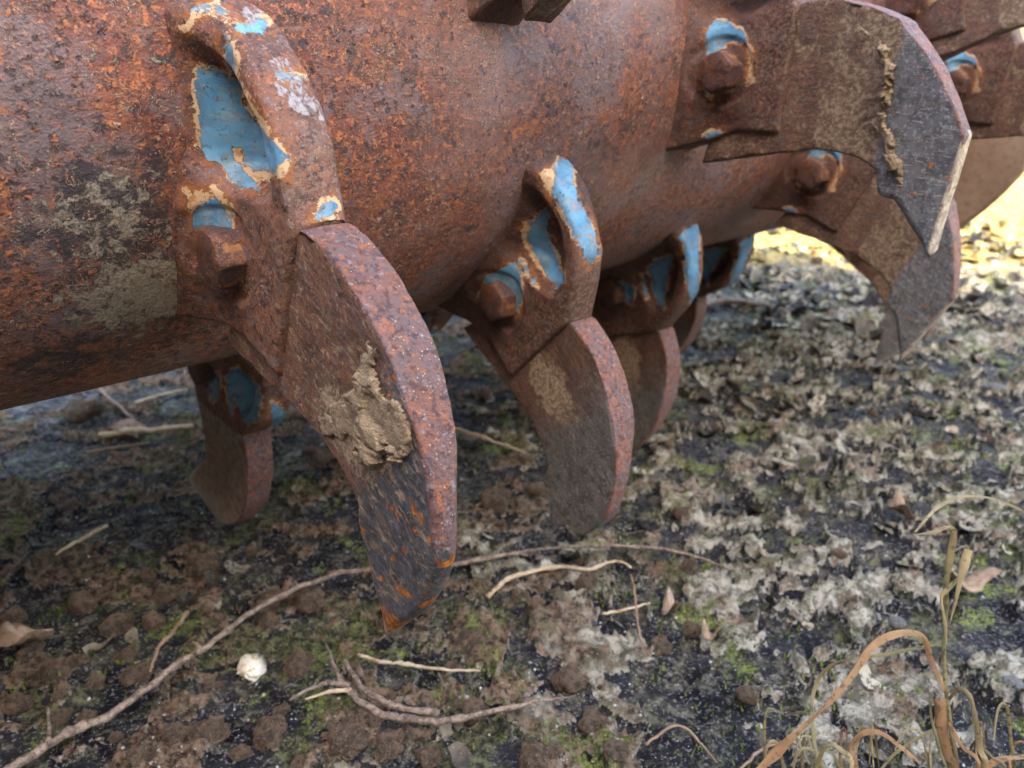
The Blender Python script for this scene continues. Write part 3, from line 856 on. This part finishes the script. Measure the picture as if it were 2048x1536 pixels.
if g_me.polygons[0].normal.z < 0: g_me.flip_normals()

# --- curled crust flakes: uncountable, one object
def scatter_mask(n, xr, yr, dens):
    out = []
    while len(out) < n:
        x = rng.uniform(*xr); y = rng.uniform(*yr)
        if rng.uniform() < dens(x, y): out.append((x, y))
    return out
def flakes():
    V, F, tone = [], [], []
    dens = lambda x, y: (.12 + .88 * float(sstep(-.05, .35, x + .15 * (y - .6)))) * float(sstep(.35, .6, fbm(np.array(x * 9.), np.array(y * 9.), 0, 3, 77)))
    for (x, y) in scatter_mask(3900, (-.45, 1.6), (.26, 2.0), dens):
        s = min(.0025 + rng.gamma(2.0, .0022), .0075 + .006 * float(sstep(.0, .4, x))) * (1 + .5 * (y > 1))
        n = 6
        a0 = rng.uniform(0, 6.28); el = rng.uniform(.5, 1.0)
        tilt = rng.normal(0, .35, 2); curl = rng.uniform(.0, 1.0) * rng.choice([1, 1, 1, -.5])
        z0 = gh(x, y)
        base = len(V); t = rng.uniform()
        m = 14
        seed = int(rng.integers(1e6))
        ph = rng.uniform(0, 6.28, 3)
        V.append((x, y, z0 + s * .12)); tone.append(t)
        for rr in (.4, .75, 1.0):
            for k in range(m):
                a = 2 * math.pi * k / m
                r = s * rr * (1 + (.22 * math.sin(2 * a + ph[0]) + .10 * math.sin(3 * a + ph[1]) + rng.normal(0, .07)) * rr)
                lx, ly = r * math.cos(a), r * math.sin(a) * el
                lz = curl * r * r / s * .55 * (1 + .5 * math.sin(2 * a + ph[1])) + tilt[0] * lx + tilt[1] * ly + rng.normal(0, .04) * s
                X = x + lx * math.cos(a0) - ly * math.sin(a0); Y = y + lx * math.sin(a0) + ly * math.cos(a0)
                V.append((X, Y, max(z0 + s * .12 + lz, z0 - .003))); tone.append(t + .12 * (rr - .6))
        for k in range(m): F.append((base, base + 1 + k, base + 1 + (k + 1) % m))
        for q in range(2):
            for k in range(m):
                a_, b_ = base + 1 + q * m + k, base + 1 + q * m + (k + 1) % m
                F.append((a_, a_ + m, b_ + m, b_))
    n = N('crust_flake')
    t = n.attr('tone')
    c = n.mix(n.ramp(t, .35, .6), (.008, .008, .012), (.13, .105, .078))
    c = n.mix(n.ramp(t, .5, .9), c, (.38, .34, .26))
    c = n.mix(n.ramp(n.noise(150, 7, .78), .50, .56), c, (.05, .045, .038))
    c = n.mix(n.mul(n.ramp(n.noise(26, 4, .6), .56, .66), .6), c, (.11, .13, .035))
    c = n.mix(n.mul(n.ramp(n.vor(420), .1, .16, 1, 0), .5), c, (.5, .48, .42))
    mt = n.fin(c, .8, n.bump(n.noise(260, 5, .7), .0015, .9))
    o = link('crust_flakes', make_mesh('crust_flakes', V, F, mt, attrs={'tone': tone}))
    tag(o, kind='stuff', label='curled grey green flakes of dried crust covering the ground', cat='ground litter')
flakes()

# --- moss: uncountable
def moss():
    V, F = [], []
    dens = lambda x, y: float(sstep(.56, .66, fbm(np.array(x * 10. + 4), np.array(y * 10.), 0, 3, 97)))
    for (x, y) in scatter_mask(9000, (-.4, 1.3), (.26, 1.7), dens):
        z0 = gh(x, y)
        for _ in range(2):
            a = rng.uniform(0, 6.28); l = rng.uniform(.0015, .0045); wd = .0009
            dx, dy = math.cos(a), math.sin(a); b = len(V)
            x2, y2 = x + rng.normal(0, .002), y + rng.normal(0, .002)
            V += [(x2 - dy * wd, y2 + dx * wd, z0 - .001), (x2 + dy * wd, y2 - dx * wd, z0 - .001), (x2 + dx * l * .8, y2 + dy * l * .8, z0 + l)]
            F.append((b, b + 1, b + 2))
    mt = mat_simple('moss', (.07, .10, .015), (.13, .17, .03), 60, .8, .0005, (.03, .045, .01))
    tag(link('moss', make_mesh('moss', V, F, mt, False)), kind='stuff', label='low green moss in patches on the dark soil', cat='moss')
moss()

# --- grains: uncountable
def grains():
    V, F = [], []
    for (x, y) in scatter_mask(5200, (-.45, 1.3), (.26, 1.8), lambda x, y: .25 + .75 * float(sstep(.45, .6, fbm(np.array(x * 14.), np.array(y * 14.), 0, 3, 117)))):
        z0 = gh(x, y); s = min(float(rng.gamma(2.0, .0004)) + .0003, .0014)
        b = len(V)
        P = rng.normal(0, 1, (3, 3)); 
        oct_ = np.array([(1, 0, 0), (-1, 0, 0), (0, 1, 0), (0, -1, 0), (0, 0, 1), (0, 0, -1)], float) * rng.uniform(.6, 1.2, (6, 1)) * s
        for v in oct_: V.append((x + v[0], y + v[1], z0 + v[2] + s * .3))
        for f in ((0, 2, 4), (2, 1, 4), (1, 3, 4), (3, 0, 4), (2, 0, 5), (1, 2, 5), (3, 1, 5), (0, 3, 5)): F.append(tuple(b + i for i in f))
    mt = mat_simple('pale_grain', (.42, .40, .38), (.20, .15, .11), 90, .55, .0003, (.6, .6, .6))
    tag(link('grains', make_mesh('grains', V, F, mt, False)), kind='stuff', label='tiny pale grains of sand strewn over the soil', cat='sand')
grains()

# --- clods and stones
M_clod = mat_simple('brown_clod', (.40, .27, .185), (.22, .145, .095), 2.2, .95, .22, (.52, .40, .29))
M_stone = mat_simple('white_stone', (.66, .60, .48), (.78, .74, .64), 60, .55, .0012, (.45, .33, .17))
def blob(name, r, seed, mat, rough=.35, sub=3, flat=.75):
    b = bmesh.new(); bmesh.ops.create_icosphere(b, subdivisions=sub, radius=1)
    V = np.array([v.co[:] for v in b.verts])
    k = 1 + rough * (fbm(V[:, 0] * 1.3 + seed, V[:, 1] * 1.3, V[:, 2] * 1.3, 4, seed) - .5) * 2 + rough * .7 * (fbm(V[:, 0] * 5 + seed, V[:, 1] * 5, V[:, 2] * 5, 3, seed) - .5)
    V = V * k[:, None] * r * np.array([1, rng.uniform(.75, 1.0), flat])
    for v, c in zip(b.verts, V): v.co = c
    me = bpy.data.meshes.new(name); b.to_mesh(me); b.free()
    me.materials.append(mat)
    me.polygons.foreach_set('use_smooth', [True] * len(me.polygons))
    return me
clod_protos = [blob('soil_clod', 1.0, s, M_clod, .62, 4 if s < 4 else 3) for s in range(8)]
CL = [(594, 1319, 30), (690, 1475, 52), (352, 1475, 26), (416, 1467, 32), (773, 1474, 36), (1145, 1345, 34), (1039, 1202, 18), (1072, 1215, 22), (859, 1486, 26),
      (1070, 1497, 40), (1189, 1422, 30), (1175, 1176, 20), (864, 1229, 22), (947, 1404, 28), (1320, 1281, 25), (161, 1204, 32), (69, 1337, 38), (121, 1348, 30),
      (153, 1316, 18), (271, 1342, 25), (173, 1429, 22), (190, 1362, 18), (231, 1238, 30), (421, 1354, 20), (231, 1466, 14), (404, 1123, 35), (542, 1192, 30),
      (617, 1192, 28), (277, 1527, 20), (990, 990, 30), (1075, 970, 26), (1500, 800, 20), (60, 1290, 24), (25, 1240, 26), (120, 1430, 20), (35, 1400, 26),
      (480, 1500, 22), (600, 1520, 24), (1230, 1490, 26), (900, 1330, 16), (330, 1180, 24), (90, 1120, 30), (1380, 1130, 16), (230, 860, 20), (620, 900, 18)]
BIG = {0: 'brown soil clod just right of the white stone', 1: 'large tan clod at the bottom below the forked branch', 5: 'round brown clod right of the thin pale straw',
       30: 'tan clod at the foot of the second tine, right of its twin', 29: 'tan clod at the foot of the second tine, left of its twin'}
for i, (px, py, pr) in enumerate(CL):
    p = on_ground(px, py)
    z = (p - Vector((0, 0, CAM_H))).length
    zz = (p.y * cp - (p.z - CAM_H) * sp)
    r = pr * zz / FPX
    o = link('soil_clod', clod_protos[i % 8])
    o.location = (p.x, p.y, gh(p.x, p.y) + r * .12); o.scale = (r, r, r); o.rotation_euler = (random.uniform(-.4, .4), random.uniform(-.4, .4), random.uniform(0, 6.28))
    tag(o, BIG.get(i, 'small crumbly brown soil clod lying on the dark mossy ground'), 'soil clod', 'brown clods on the ground')
n_extra = 0
while n_extra < 110:
    x, y = rng.uniform(-.5, .9), rng.uniform(.3, 1.6)
    if rng.uniform() > .25 + .75 * float(sstep(.3, -.3, x)): continue
    r = float(rng.gamma(2.2, .0022)) + .0025
    o = link('soil_clod', clod_protos[n_extra % 8])
    o.location = (x, y, gh(x, y) + r * .10); o.scale = (r, r, r); o.rotation_euler = (random.uniform(-.5, .5), random.uniform(-.5, .5), random.uniform(0, 6.28))
    tag(o, 'small crumbly brown soil clod lying on the dark mossy ground', 'soil clod', 'brown clods on the ground')
    n_extra += 1
p = on_ground(512, 1315)
def hull_stone(name, dims, seed, mat, npt=15):
    r_ = np.random.default_rng(seed); b = bmesh.new()
    for v in r_.normal(0, 1, (npt, 3)):
        v = v / np.linalg.norm(v); b.verts.new(tuple(v * np.array(dims)))
    bmesh.ops.convex_hull(b, input=b.verts)
    for v in [v for v in b.verts if not v.link_faces]: b.verts.remove(v)
    bmesh.ops.bevel(b, geom=list(b.edges), offset=min(dims) * .12, segments=2, affect='EDGES')
    bmesh.ops.triangulate(b, faces=b.faces)
    bmesh.ops.subdivide_edges(b, edges=list(b.edges), cuts=1, use_grid_fill=True)
    V = np.array([v.co[:] for v in b.verts]); k = fbm(V[:, 0] * 160, V[:, 1] * 160, V[:, 2] * 160, 3, seed) - .5
    for v, q in zip(b.verts, k): v.co *= 1 + .10 * q
    me = bpy.data.meshes.new(name); b.to_mesh(me); b.free(); me.materials.append(mat)
    me.polygons.foreach_set('use_smooth', [True] * len(me.polygons))
    return me
o = link('white_stone', hull_stone('white_stone', (.0135, .0115, .0095), 5, M_stone)); o.location = (p.x, p.y, gh(p.x, p.y) + .004); o.rotation_euler = (.1, .2, .5)
tag(o, 'smooth cream white stone beside the long twig under the nearest tine', 'stone')
M_peb = mat_simple('pale_pebble', (.38, .37, .34), (.56, .55, .51), 2.0, .7, .12, (.25, .23, .20))
peb = blob('pebble', 1.0, 5, M_peb, .3, 3, .6)
for i, (px, py, pr) in enumerate([(1797, 1232, 17), (1620, 920, 18), (1470, 1110, 12), (1990, 775, 22), (1945, 915, 14), (1440, 990, 12), (1720, 1285, 12), (2025, 1365, 22)]):
    p = on_ground(px, py); zz = (p.y * cp - (p.z - CAM_H) * sp); r = pr * zz / FPX
    o = link('pebble', peb); o.location = (p.x, p.y, gh(p.x, p.y) + r * .35); o.scale = (r, r, r); o.rotation_euler = (0, 0, i)
    tag(o, 'small pale grey pebble on the crusty ground at the right', 'pebble', 'pale pebbles at the right')

# --- twigs and straws lying on the ground
M_twig = mat_simple('grey_brown_twig', (.15, .108, .085), (.32, .245, .19), 190, .85, .0018, (.07, .045, .035))
M_straw = mat_simple('pale_straw', (.42, .32, .20), (.52, .42, .29), 60, .7, .0004, (.28, .18, .10))
M_needle = mat_simple('reddish_stalk', (.19, .12, .075), (.29, .195, .125), 60, .7, .0004)
def ground_line(px_pts, lift, n):
    P = [on_ground(x, y, lift) for x, y in px_pts]
    S_ = spline(P, n)
    for q in S_:
        q[2] = max(lift, gh(q[0], q[1]) + lift * .6)
    # smooth the height so the twig stays stiff
    z = S_[:, 2].copy()
    for _ in range(25):
        z[1:-1] = np.maximum((z[:-2] + z[2:]) / 2, z[1:-1] * .4 + (z[:-2] + z[2:]) * .3)
    S_[:, 2] = z
    return S_
def stick(name, px_pts, rad, mat, label, cat, group=None, lift=.006, n=60, parent=None, seed=0):
    pts = ground_line(px_pts, lift, n)
    V, F = tube(pts, rad, 8, seed, .14)
    o = link(name, make_mesh(name, V, F, mat), parent)
    if parent is None: tag(o, label, cat, group)
    return o
tw = stick('twig', [(-40, 1575), (30, 1530), (140, 1467), (250, 1410), (330, 1345), (400, 1300), (480, 1240), (560, 1193), (640, 1160), (720, 1140), (900, 1130), (1000, 1112), (1100, 1097), (1200, 1092), (1300, 1096), (1380, 1110), (1470, 1142)],
           [.0024, .0022, .0019, .0020, .0016, .0017, .0013, .0014, .0009], M_twig, 'long bare twig curving across the ground under the tines', 'twig', n=160, lift=.010)
stick('side_shoot', [(400, 1305), (396, 1290), (388, 1285)], [.002, .001], M_twig, None, None, parent=tw, n=8, lift=.012)
stick('side_shoot', [(100, 1487), (97, 1440), (98, 1415)], [.0012, .0007], M_twig, None, None, parent=tw, n=8, lift=.012)
br = stick('forked_branch', [(653, 1287), (675, 1345), (700, 1385), (750, 1420), (810, 1438), (870, 1441), (940, 1432), (1010, 1418), (1080, 1402), (1150, 1393)], [.0005, .0016, .0022, .0020, .0015, .0005], M_twig,
           'forked grey branch bent like a bow at the bottom, below the straw', 'branch', n=70, lift=.008)
stick('side_shoot', [(690, 1320), (715, 1365), (760, 1400), (820, 1420), (880, 1430)], [.0012, .002, .002], M_twig, None, None, parent=br, n=30, lift=.010, seed=3)
stick('side_shoot', [(700, 1372), (660, 1366), (620, 1378), (580, 1400)], [.0016, .0012, .0008], M_twig, None, None, parent=br, n=24, lift=.009, seed=4)
stick('side_shoot', [(704, 1378), (660, 1384), (610, 1398)], [.0012, .0010, .0006], M_straw, None, None, parent=br, n=20, lift=.009, seed=5)
sl = [([(718, 1309), (760, 1322), (820, 1330), (880, 1338), (960, 1342)], .0011, M_straw, 'thin pale straw above the forked branch'),
      ([(975, 1195), (1010, 1165), (1060, 1145), (1120, 1135), (1180, 1138), (1230, 1122), (1262, 1135)], .0016, M_straw, 'kinked pale straw right below the long twig'),
      ([(1205, 1228), (1240, 1222), (1300, 1206)], .0010, M_straw, 'pale straw crossing a reddish stalk in the middle ground'),
      ([(1262, 1150), (1270, 1190), (1275, 1240), (1285, 1300)], .0009, M_needle, 'upright reddish stalk crossed by a pale straw'),
      ([(375, 1225), (345, 1265), (315, 1300), (300, 1345)], .0012, M_needle, 'reddish bent stalk left of the white stone'),
      ([(215, 1050), (150, 1085), (110, 1110)], .0014, M_straw, 'pale straw lying far left in the shade'),
      ([(200, 870), (270, 862), (330, 858), (385, 850)], .0032, M_straw, 'thick pale straw under the drum left of the rear tine'),
      ([(270, 805), (320, 790), (375, 778)], .0016, M_straw, 'thin pale straw under the drum close to its lower edge'),
      ([(195, 775), (235, 810), (275, 845)], .0020, M_twig, 'short grey twig slanting down under the drum'),
      ([(170, 905), (230, 895), (300, 885)], .0015, M_needle, 'reddish stalk lying under the drum at the left'),
      ([(1290, 1490), (1345, 1453), (1380, 1464), (1434, 1525)], .0008, M_needle, 'brown stalk arched near the bottom, left of the dry grass'),
      ([(1480, 1540), (1530, 1495), (1590, 1488), (1620, 1530)], .0008, M_needle, 'brown stalk lying under the dry grass leaves'),
      ([(1395, 612), (1450, 603), (1520, 612), (1580, 630)], .0045, M_twig, 'blurred grey twig behind the farthest lower tine'),
      ([(900, 855), (980, 880), (1050, 905)], .0018, M_straw, 'faint straw between the first and second tine')]
for i, (pp, r, m, lab) in enumerate(sl):
    stick('dry_stalk' if m is not M_twig else 'twig', pp, [r, r * 1.05, r * .6], m, lab, 'straw' if m is not M_twig else 'twig', 'dry stalks on the ground', lift=r + .004, n=36, seed=i)

# --- dry leaf scraps
M_leaf = mat_simple('dead_leaf', (.24, .165, .115), (.36, .27, .19), 50, .8, .0008, (.2, .12, .08))
def scrap(px, py, wpx, hpx, label, seed):
    p = on_ground(px, py); zz = (p.y * cp - (p.z - CAM_H) * sp); a, b = wpx * zz / FPX, hpx * zz / FPX * 1.4
    V = [(0, 0, .004)]; m = 18; F = []
    for q in (.5, 1.0):
        for k in range(m):
            t = 2 * math.pi * k / m; rr = q * (1 + .25 * math.sin(3 * t + seed) + .12 * math.sin(7 * t + seed * 2))
            V.append((a * rr * math.cos(t), b * rr * math.sin(t), .004 + .007 * q * (1 + math.sin(2 * t + seed))))
    for k in range(m): F.append((0, 1 + k, 1 + (k + 1) % m))
    for k in range(m): F.append((1 + k, 1 + m + k, 1 + m + (k + 1) % m, 1 + (k + 1) % m))
    nv = len(V); V += [(x, y, z - .0008) for x, y, z in V]; F += [tuple(nv + i for i in f[::-1]) for f in F]
    F += [(1 + m + k, nv + 1 + m + k, nv + 1 + m + (k + 1) % m, 1 + m + (k + 1) % m) for k in range(m)]
    o = link('leaf_scrap', make_mesh('leaf_scrap', V, F, M_leaf)); o.location = (p.x, p.y, gh(p.x, p.y) + .004)
    tag(o, label, 'leaf', 'dead leaf scraps')
scrap(1935, 1165, 48, 16, 'long pinkish brown leaf scrap behind the dry grass stem', 1)
scrap(1341, 1220, 15, 18, 'small tan leaf scrap right of the crossed straws', 4)
scrap(1420, 1285, 24, 7, 'flat tan leaf scrap right of and below the crossed straws', 2)
scrap(1796, 1035, 12, 30, 'curled tan leaf scrap just left of the dry grass tip', 6)
scrap(60, 1310, 60, 12, 'curled brown leaf scrap at the left edge among clods', 3)
scrap(240, 868, 45, 16, 'tan leaf scrap under the drum by the thick straw', 5)

# ------------------------------------------------------------------ dry grass plant in focus at the lower right
def mat_grass(name, a, b, c3):
    n = N(name)
    u = n.attr('u')
    st = n.math('SINE', n.mul(u, 34.0))
    c = n.mix(n.ramp(n.noise(60, 4), .4, .6), a, b)
    c = n.mix(n.mul(n.ramp(st, .2, .9), .6), c, c3)
    c = n.mix(n.mul(n.ramp(st, -.5, -.95), .6), c, tuple(v * .45 for v in a))
    c = n.mix(n.mul(n.ramp(n.noise(38, 4, .7, off=(4, 0, 0)), .52, .60), .5), c, (.30, .17, .08))
    c = n.mix(n.mul(n.ramp(n.noise(300, 4), .56, .64), .6), c, (.10, .06, .03))
    n.b.inputs['Subsurface Weight'].default_value = 0.0
    return n.fin(c, .55, n.bump(st, .0003, .7))
MG = [mat_grass('dry_leaf_tan', (.50, .38, .18), (.34, .26, .11), (.66, .54, .32)),
      mat_grass('dry_leaf_orange', (.36, .17, .07), (.52, .30, .14), (.64, .44, .26)),
      mat_grass('dry_leaf_green', (.27, .24, .10), (.36, .31, .14), (.56, .48, .27))]
grass = empty('dry_grass', tuple(on_ground(1905, 1640)))
tag(grass, 'withered grass plant with curling tan and orange leaves at the lower right', 'grass plant')
gi = grass.matrix_basis.inverted()
def leaf(pts, width, mat, z, down=False, name='leaf', twist=0.0, roll=0.0, cup=.35):
    """ribbon through picture points at depth z (one value or a list)"""
    zs = z if isinstance(z, (list, tuple)) else [z] * len(pts)
    zs = np.interp(np.linspace(0, 1, len(pts)), np.linspace(0, 1, len(zs)), zs)
    P = [at(x, y, q) for (x, y), q in zip(pts, zs)]
    if down:
        e = P[-1]; P.append(Vector((e.x * 1.0, e.y + .006, max(gh(e.x, e.y), 0) + .000)))
    n = max(24, len(P) * 9)
    C_ = spline(P, n)
    wd = np.interp(np.linspace(0, 1, n), np.linspace(0, 1, len(width)), width) * .33 / FPX * .62
    wd = wd * (.8 + .45 * fbm(np.arange(n) * .22, np.arange(n) * 0 + len(pts), width[0], 2, 7))
    cup = cup * .30
    V, U = [], []
    m = 7
    for i in range(n):
        t = C_[min(i + 1, n - 1)] - C_[max(i - 1, 0)]; t /= np.linalg.norm(t) + 1e-12
        view = C_[i] - np.array([0, 0, CAM_H]); view /= np.linalg.norm(view)
        s = np.cross(t, view); s /= np.linalg.norm(s) + 1e-12
        nn = np.cross(s, t)
        a = roll + twist * i / n + 1.7 * (float(fbm(np.array(i * .11), np.array(width[0] * 1.0), len(pts), 2, 17)) - .5)
        s2 = math.cos(a) * s + math.sin(a) * nn; n2 = -math.sin(a) * s + math.cos(a) * nn
        for k in range(m):
            u = k / (m - 1) * 2 - 1
            V.append(C_[i] + s2 * u * wd[i] / 2 + n2 * (u * u) * wd[i] * cup)
            U.append(u)
    F = grid_faces(n, m)
    nv = len(V)
    V = V + [v + (C_[i // m] - C_[i // m]) + np.array([0, .00035, -.0001]) for i, v in enumerate(V)]; U = U + U
    F += [tuple(nv + q for q in f[::-1]) for f in F]
    for i in range(n - 1):
        for k in (0, m - 1):
            a_, b_ = i * m + k, (i + 1) * m + k
            F.append((a_, b_, nv + b_, nv + a_))
    me = make_mesh(name, [gi @ Vector(v) for v in V], F, mat, attrs={'u': U})
    return link(name, me, grass)
leaf([(1894, 1163), (1894, 1207), (1889, 1319), (1901, 1444), (1912, 1565)], [9, 11, 12, 12, 13], MG[2], [.325, .33, .335], True, 'stem', 0, 0, .5)
leaf([(1827, 1070), (1867, 1064), (1896, 1052)], [3, 13, 15], MG[0], [.315, .325], False, 'leaf', 0, .9, .3)
leaf([(1896, 1052), (1908, 1066), (1901, 1113), (1892, 1171), (1890, 1220)], [16, 20, 19, 14, 8], MG[2], [.325, .325, .328], False, 'leaf', .3, 0, .35)
leaf([(1831, 1064), (1876, 1015), (1925, 993), (1983, 997), (2048, 1024), (2090, 1060)], [4, 12, 13, 12, 10, 8], MG[0], [.315, .38, .42, .46], False, 'leaf', .6, .3, .3)
leaf([(1940, 1100), (1925, 1145), (1912, 1203), (1901, 1247)], [34, 18, 10, 4], MG[0], .322, False, 'leaf', .9, .1, .5)
leaf([(1926, 1150), (1900, 1175), (1884, 1195), (1890, 1240), (1893, 1290)], [7, 14, 9, 10, 6], MG[0], .326, False, 'leaf', .5, .2, .5)
leaf([(1897, 1405), (1881, 1359), (1863, 1323), (1845, 1274), (1800, 1267), (1747, 1292), (1702, 1355), (1648, 1417), (1586, 1475), (1523, 1536), (1490, 1575)], [9, 17, 15, 21, 14, 20, 27, 12, 10, 20, 22], MG[1], [.333, .325, .315, .31, .315], True, 'leaf', 3.0, -.9, .2)
leaf([(1888, 1281), (1870, 1290), (1836, 1297), (1764, 1310), (1702, 1319), (1662, 1332), (1635, 1364), (1624, 1413), (1628, 1475), (1633, 1545)], [5, 9, 10, 10, 11, 12, 12, 10, 11, 12], MG[2], [.335, .34, .345, .335], True, 'leaf', 1.0, .4, .4)
leaf([(1898, 1400), (1916, 1378), (1939, 1390), (1952, 1444), (1961, 1498), (1966, 1550)], [7, 16, 18, 17, 14, 12], MG[0], [.33, .32, .325], True, 'leaf', .6, .2, .4)
leaf([(1880, 1400), (1885, 1457), (1896, 1511), (1903, 1550)], [30, 26, 24, 22], MG[1], [.328, .332], True, 'leaf', .3, .1, .4)
leaf([(1840, 1526), (1800, 1493), (1760, 1466), (1724, 1469), (1704, 1498), (1711, 1550)], [10, 14, 17, 18, 15, 14], MG[1], [.33, .325, .335], True, 'leaf', 2.2, -.5, .2)
leaf([(1898, 1445), (1925, 1493), (1958, 1545)], [10, 15, 17], MG[1], [.327, .32], True, 'leaf', .4, .1, .4)
leaf([(1635, 1530), (1653, 1489), (1680, 1498), (1704, 1550)], [10, 18, 20, 16], MG[0], [.33, .32], True, 'leaf', .5, .2, .4)
leaf([(1568, 1430), (1541, 1417), (1532, 1430), (1528, 1480), (1530, 1550)], [5, 10, 10, 10, 10], MG[2], [.36, .36], True, 'leaf', .3, .1, .4)
leaf([(1628, 1430), (1600, 1425), (1570, 1432)], [8, 9, 6], MG[2], [.345, .36], False, 'leaf', .3, .1, .4)
leaf([(1860, 1400), (1864, 1440), (1880, 1500), (1890, 1560)], [5, 10, 9, 8], MG[2], [.34, .34], True, 'leaf', .3, .2, .4)
leaf([(1960, 1490), (1985, 1515), (2010, 1545)], [8, 10, 9], MG[2], [.34, .34], True, 'leaf', .3, .2, .4)
leaf([(1960, 1545), (2000, 1520), (2060, 1512)], [18, 20, 14], MG[1], [.34, .34], False, 'leaf', .3, .2, .4)
leaf([(1868, 1460), (1840, 1475), (1800, 1500), (1770, 1530), (1755, 1560)], [7, 9, 9, 8, 7], MG[2], [.345, .345], True, 'leaf', .3, .2, .4)

gr = random.Random(5)
for i in range(13):
    x0 = gr.uniform(1560, 2040); h = gr.uniform(40, 150); dx = gr.uniform(-90, 90); z_ = gr.uniform(.325, .35)
    leaf([(x0 + dx, 1550 - h * .55 + gr.uniform(0, 40)), (x0 + dx * .75, 1550 - h * .95), (x0 + dx * .3, 1550 - h), (x0 + dx * .05, 1550 - h * .5), (x0, 1560)],
         [3, 8, 12, 11, 9], MG[gr.choice([0, 0, 1, 2])], [z_, z_ + .01], True, 'leaf', gr.uniform(-2, 2.5), gr.uniform(-.6, .6), .3)

# ------------------------------------------------------------------ far side: dry grass, shrubs, and unseen sheets and a wall added to throw shade
def tufts():
    V, F = [], []
    for _ in range(9000):
        x, y = rng.uniform(.2, 7.0), rng.uniform(1.55, 6.0)
        z0 = gh(x, y); b = len(V); a = rng.uniform(0, 6.28); l = rng.uniform(.02, .07); wd = rng.uniform(.001, .003)
        dx, dy = math.cos(a), math.sin(a); ln = rng.uniform(.4, 1.3)
        V += [(x - dy * wd, y + dx * wd, z0), (x + dy * wd, y - dx * wd, z0), (x + dx * l * ln, y + dy * l * ln, z0 + l * .7)]
        F.append((b, b + 1, b + 2))
    mt = mat_simple('straw_grass', (.50, .37, .12), (.36, .28, .07), 8, .8, .0005, (.60, .48, .22))
    tag(link('dry_turf', make_mesh('dry_turf', V, F, mt, False)), kind='stuff', label='short yellow dry grass lit by the sun behind the rotor', cat='grass')
tufts()
M_fol = mat_simple('dark_foliage', (.035, .07, .03), (.06, .10, .035), 3, .7, .001, (.025, .045, .02))
M_bark = mat_simple('bark', (.12, .09, .07), (.08, .06, .05), 12, .9, .004)
def bush(x, y, h, seed, label):
    r_ = np.random.default_rng(seed)
    root = empty('shrub', (x, y, 0))
    V, F = tube(spline([(0, 0, 0), (.05, .02, h * .3), (0, .05, h * .7)], 12), [.06, .03], 8, seed)
    link('trunk', make_mesh('trunk', V, F, M_bark), root)
    V, F = [], []
    cs = r_.normal(0, 1, (26, 3)) * np.array([.5, .5, .3]) * h * .5 + np.array([0, 0, h * .55])
    for c in cs:
        for _ in range(170):
            p = c + r_.normal(0, 1, 3) * h * .13
            if p[2] < .03: continue
            a = r_.normal(0, 1, 3); a /= np.linalg.norm(a); b_ = np.cross(a, r_.normal(0, 1, 3)); b_ /= np.linalg.norm(b_)
            s = r_.uniform(.02, .045) * h * .7; k = len(V)
            V += [p - a * s, p + b_ * s * .45, p + a * s, p - b_ * s * .45]; F.append((k, k + 1, k + 2, k + 3))
    link('crown', make_mesh('crown', V, F, M_fol, False), root)
    tag(root, label, 'shrub', 'dark shrubs beyond the rotor')
for i, (x, y, h) in enumerate([(3.4, 4.6, 1.5), (4.9, 5.6, 1.9), (6.4, 6.0, 1.7), (2.2, 6.2, 1.8), (8.2, 6.2, 2.0)]):
    bush(x, y, h, i, 'dark green shrub far beyond the right end of the rotor')

def box(V, F, x0, x1, y0, y1, z0, z1):
    b = len(V)
    V += [(x, y, z) for x in (x0, x1) for y in (y0, y1) for z in (z0, z1)]
    F += [tuple(b + i for i in f) for f in ((0, 1, 3, 2), (4, 6, 7, 5), (0, 4, 5, 1), (2, 3, 7, 6), (0, 2, 6, 4), (1, 5, 7, 3))]
V, F = [], []
prof = [(-.455, -.300), (-.47, -.16), (-.475, .0), (-.47, .16), (-.45, .30), (-.41, .42), (-.35, .50)]
pr = spline([(x, y, 0) for x, y in prof], 40)
for wv in np.linspace(-.96, .98, 60):
    for q in pr: V.append((q[0], q[1], wv))
nh = len(V)
V += [(x - .006, y, w_) for x, y, w_ in V]
F = grid_faces(60, 40) + [tuple(nh + i for i in f[::-1]) for f in grid_faces(60, 40)]
for i in range(59):
    for k in (0, 39): F.append((i * 40 + k, (i + 1) * 40 + k, nh + (i + 1) * 40 + k, nh + i * 40 + k))
for i in (0, 59):
    for k in range(39): F.append((i * 40 + k, i * 40 + k + 1, nh + i * 40 + k + 1, nh + i * 40 + k))
hood = link('shade_hood', make_mesh('shade_hood', V, F, M_shade_hood))  # sheet added out of view to darken the ground under the drum
hood.matrix_world = rotor.matrix_world.copy()
V, F = [], []
box(V, F, -.48, .12, -.30, .50, -.99, -.984)
link('shade_side_panel', make_mesh('shade_side_panel', V, F, M_shade_hood, False), hood)  # unseen panel added to cut light entering at the near end
tag(hood, 'added dark curved sheet hidden behind the drum to block light', 'added shade sheet')

shade_wall_root = empty('shade_wall', (0, -4, 0))  # wall added behind the camera to keep the sun off the rotor
V, F = [], []
x = -9.0
while x < 9:
    box(V, F, x, x + .19, -.02, .01 + random.uniform(0, .01), 0, 4.52); x += .2
wm = mat_simple('shade_wall_boards', (.11, .085, .065), (.16, .125, .095), 4, .85, .004)
link('shade_wall_cladding', make_mesh('shade_wall_cladding', V, F, wm, False), shade_wall_root)
V, F = [], []
box(V, F, -9, 9, -.10, -.021, .0, 4.45)
link('shade_wall_core', make_mesh('shade_wall_core', V, F, wm, False), shade_wall_root)
tag(shade_wall_root, 'added unseen board wall behind the viewer that shades the rotor', 'wall')
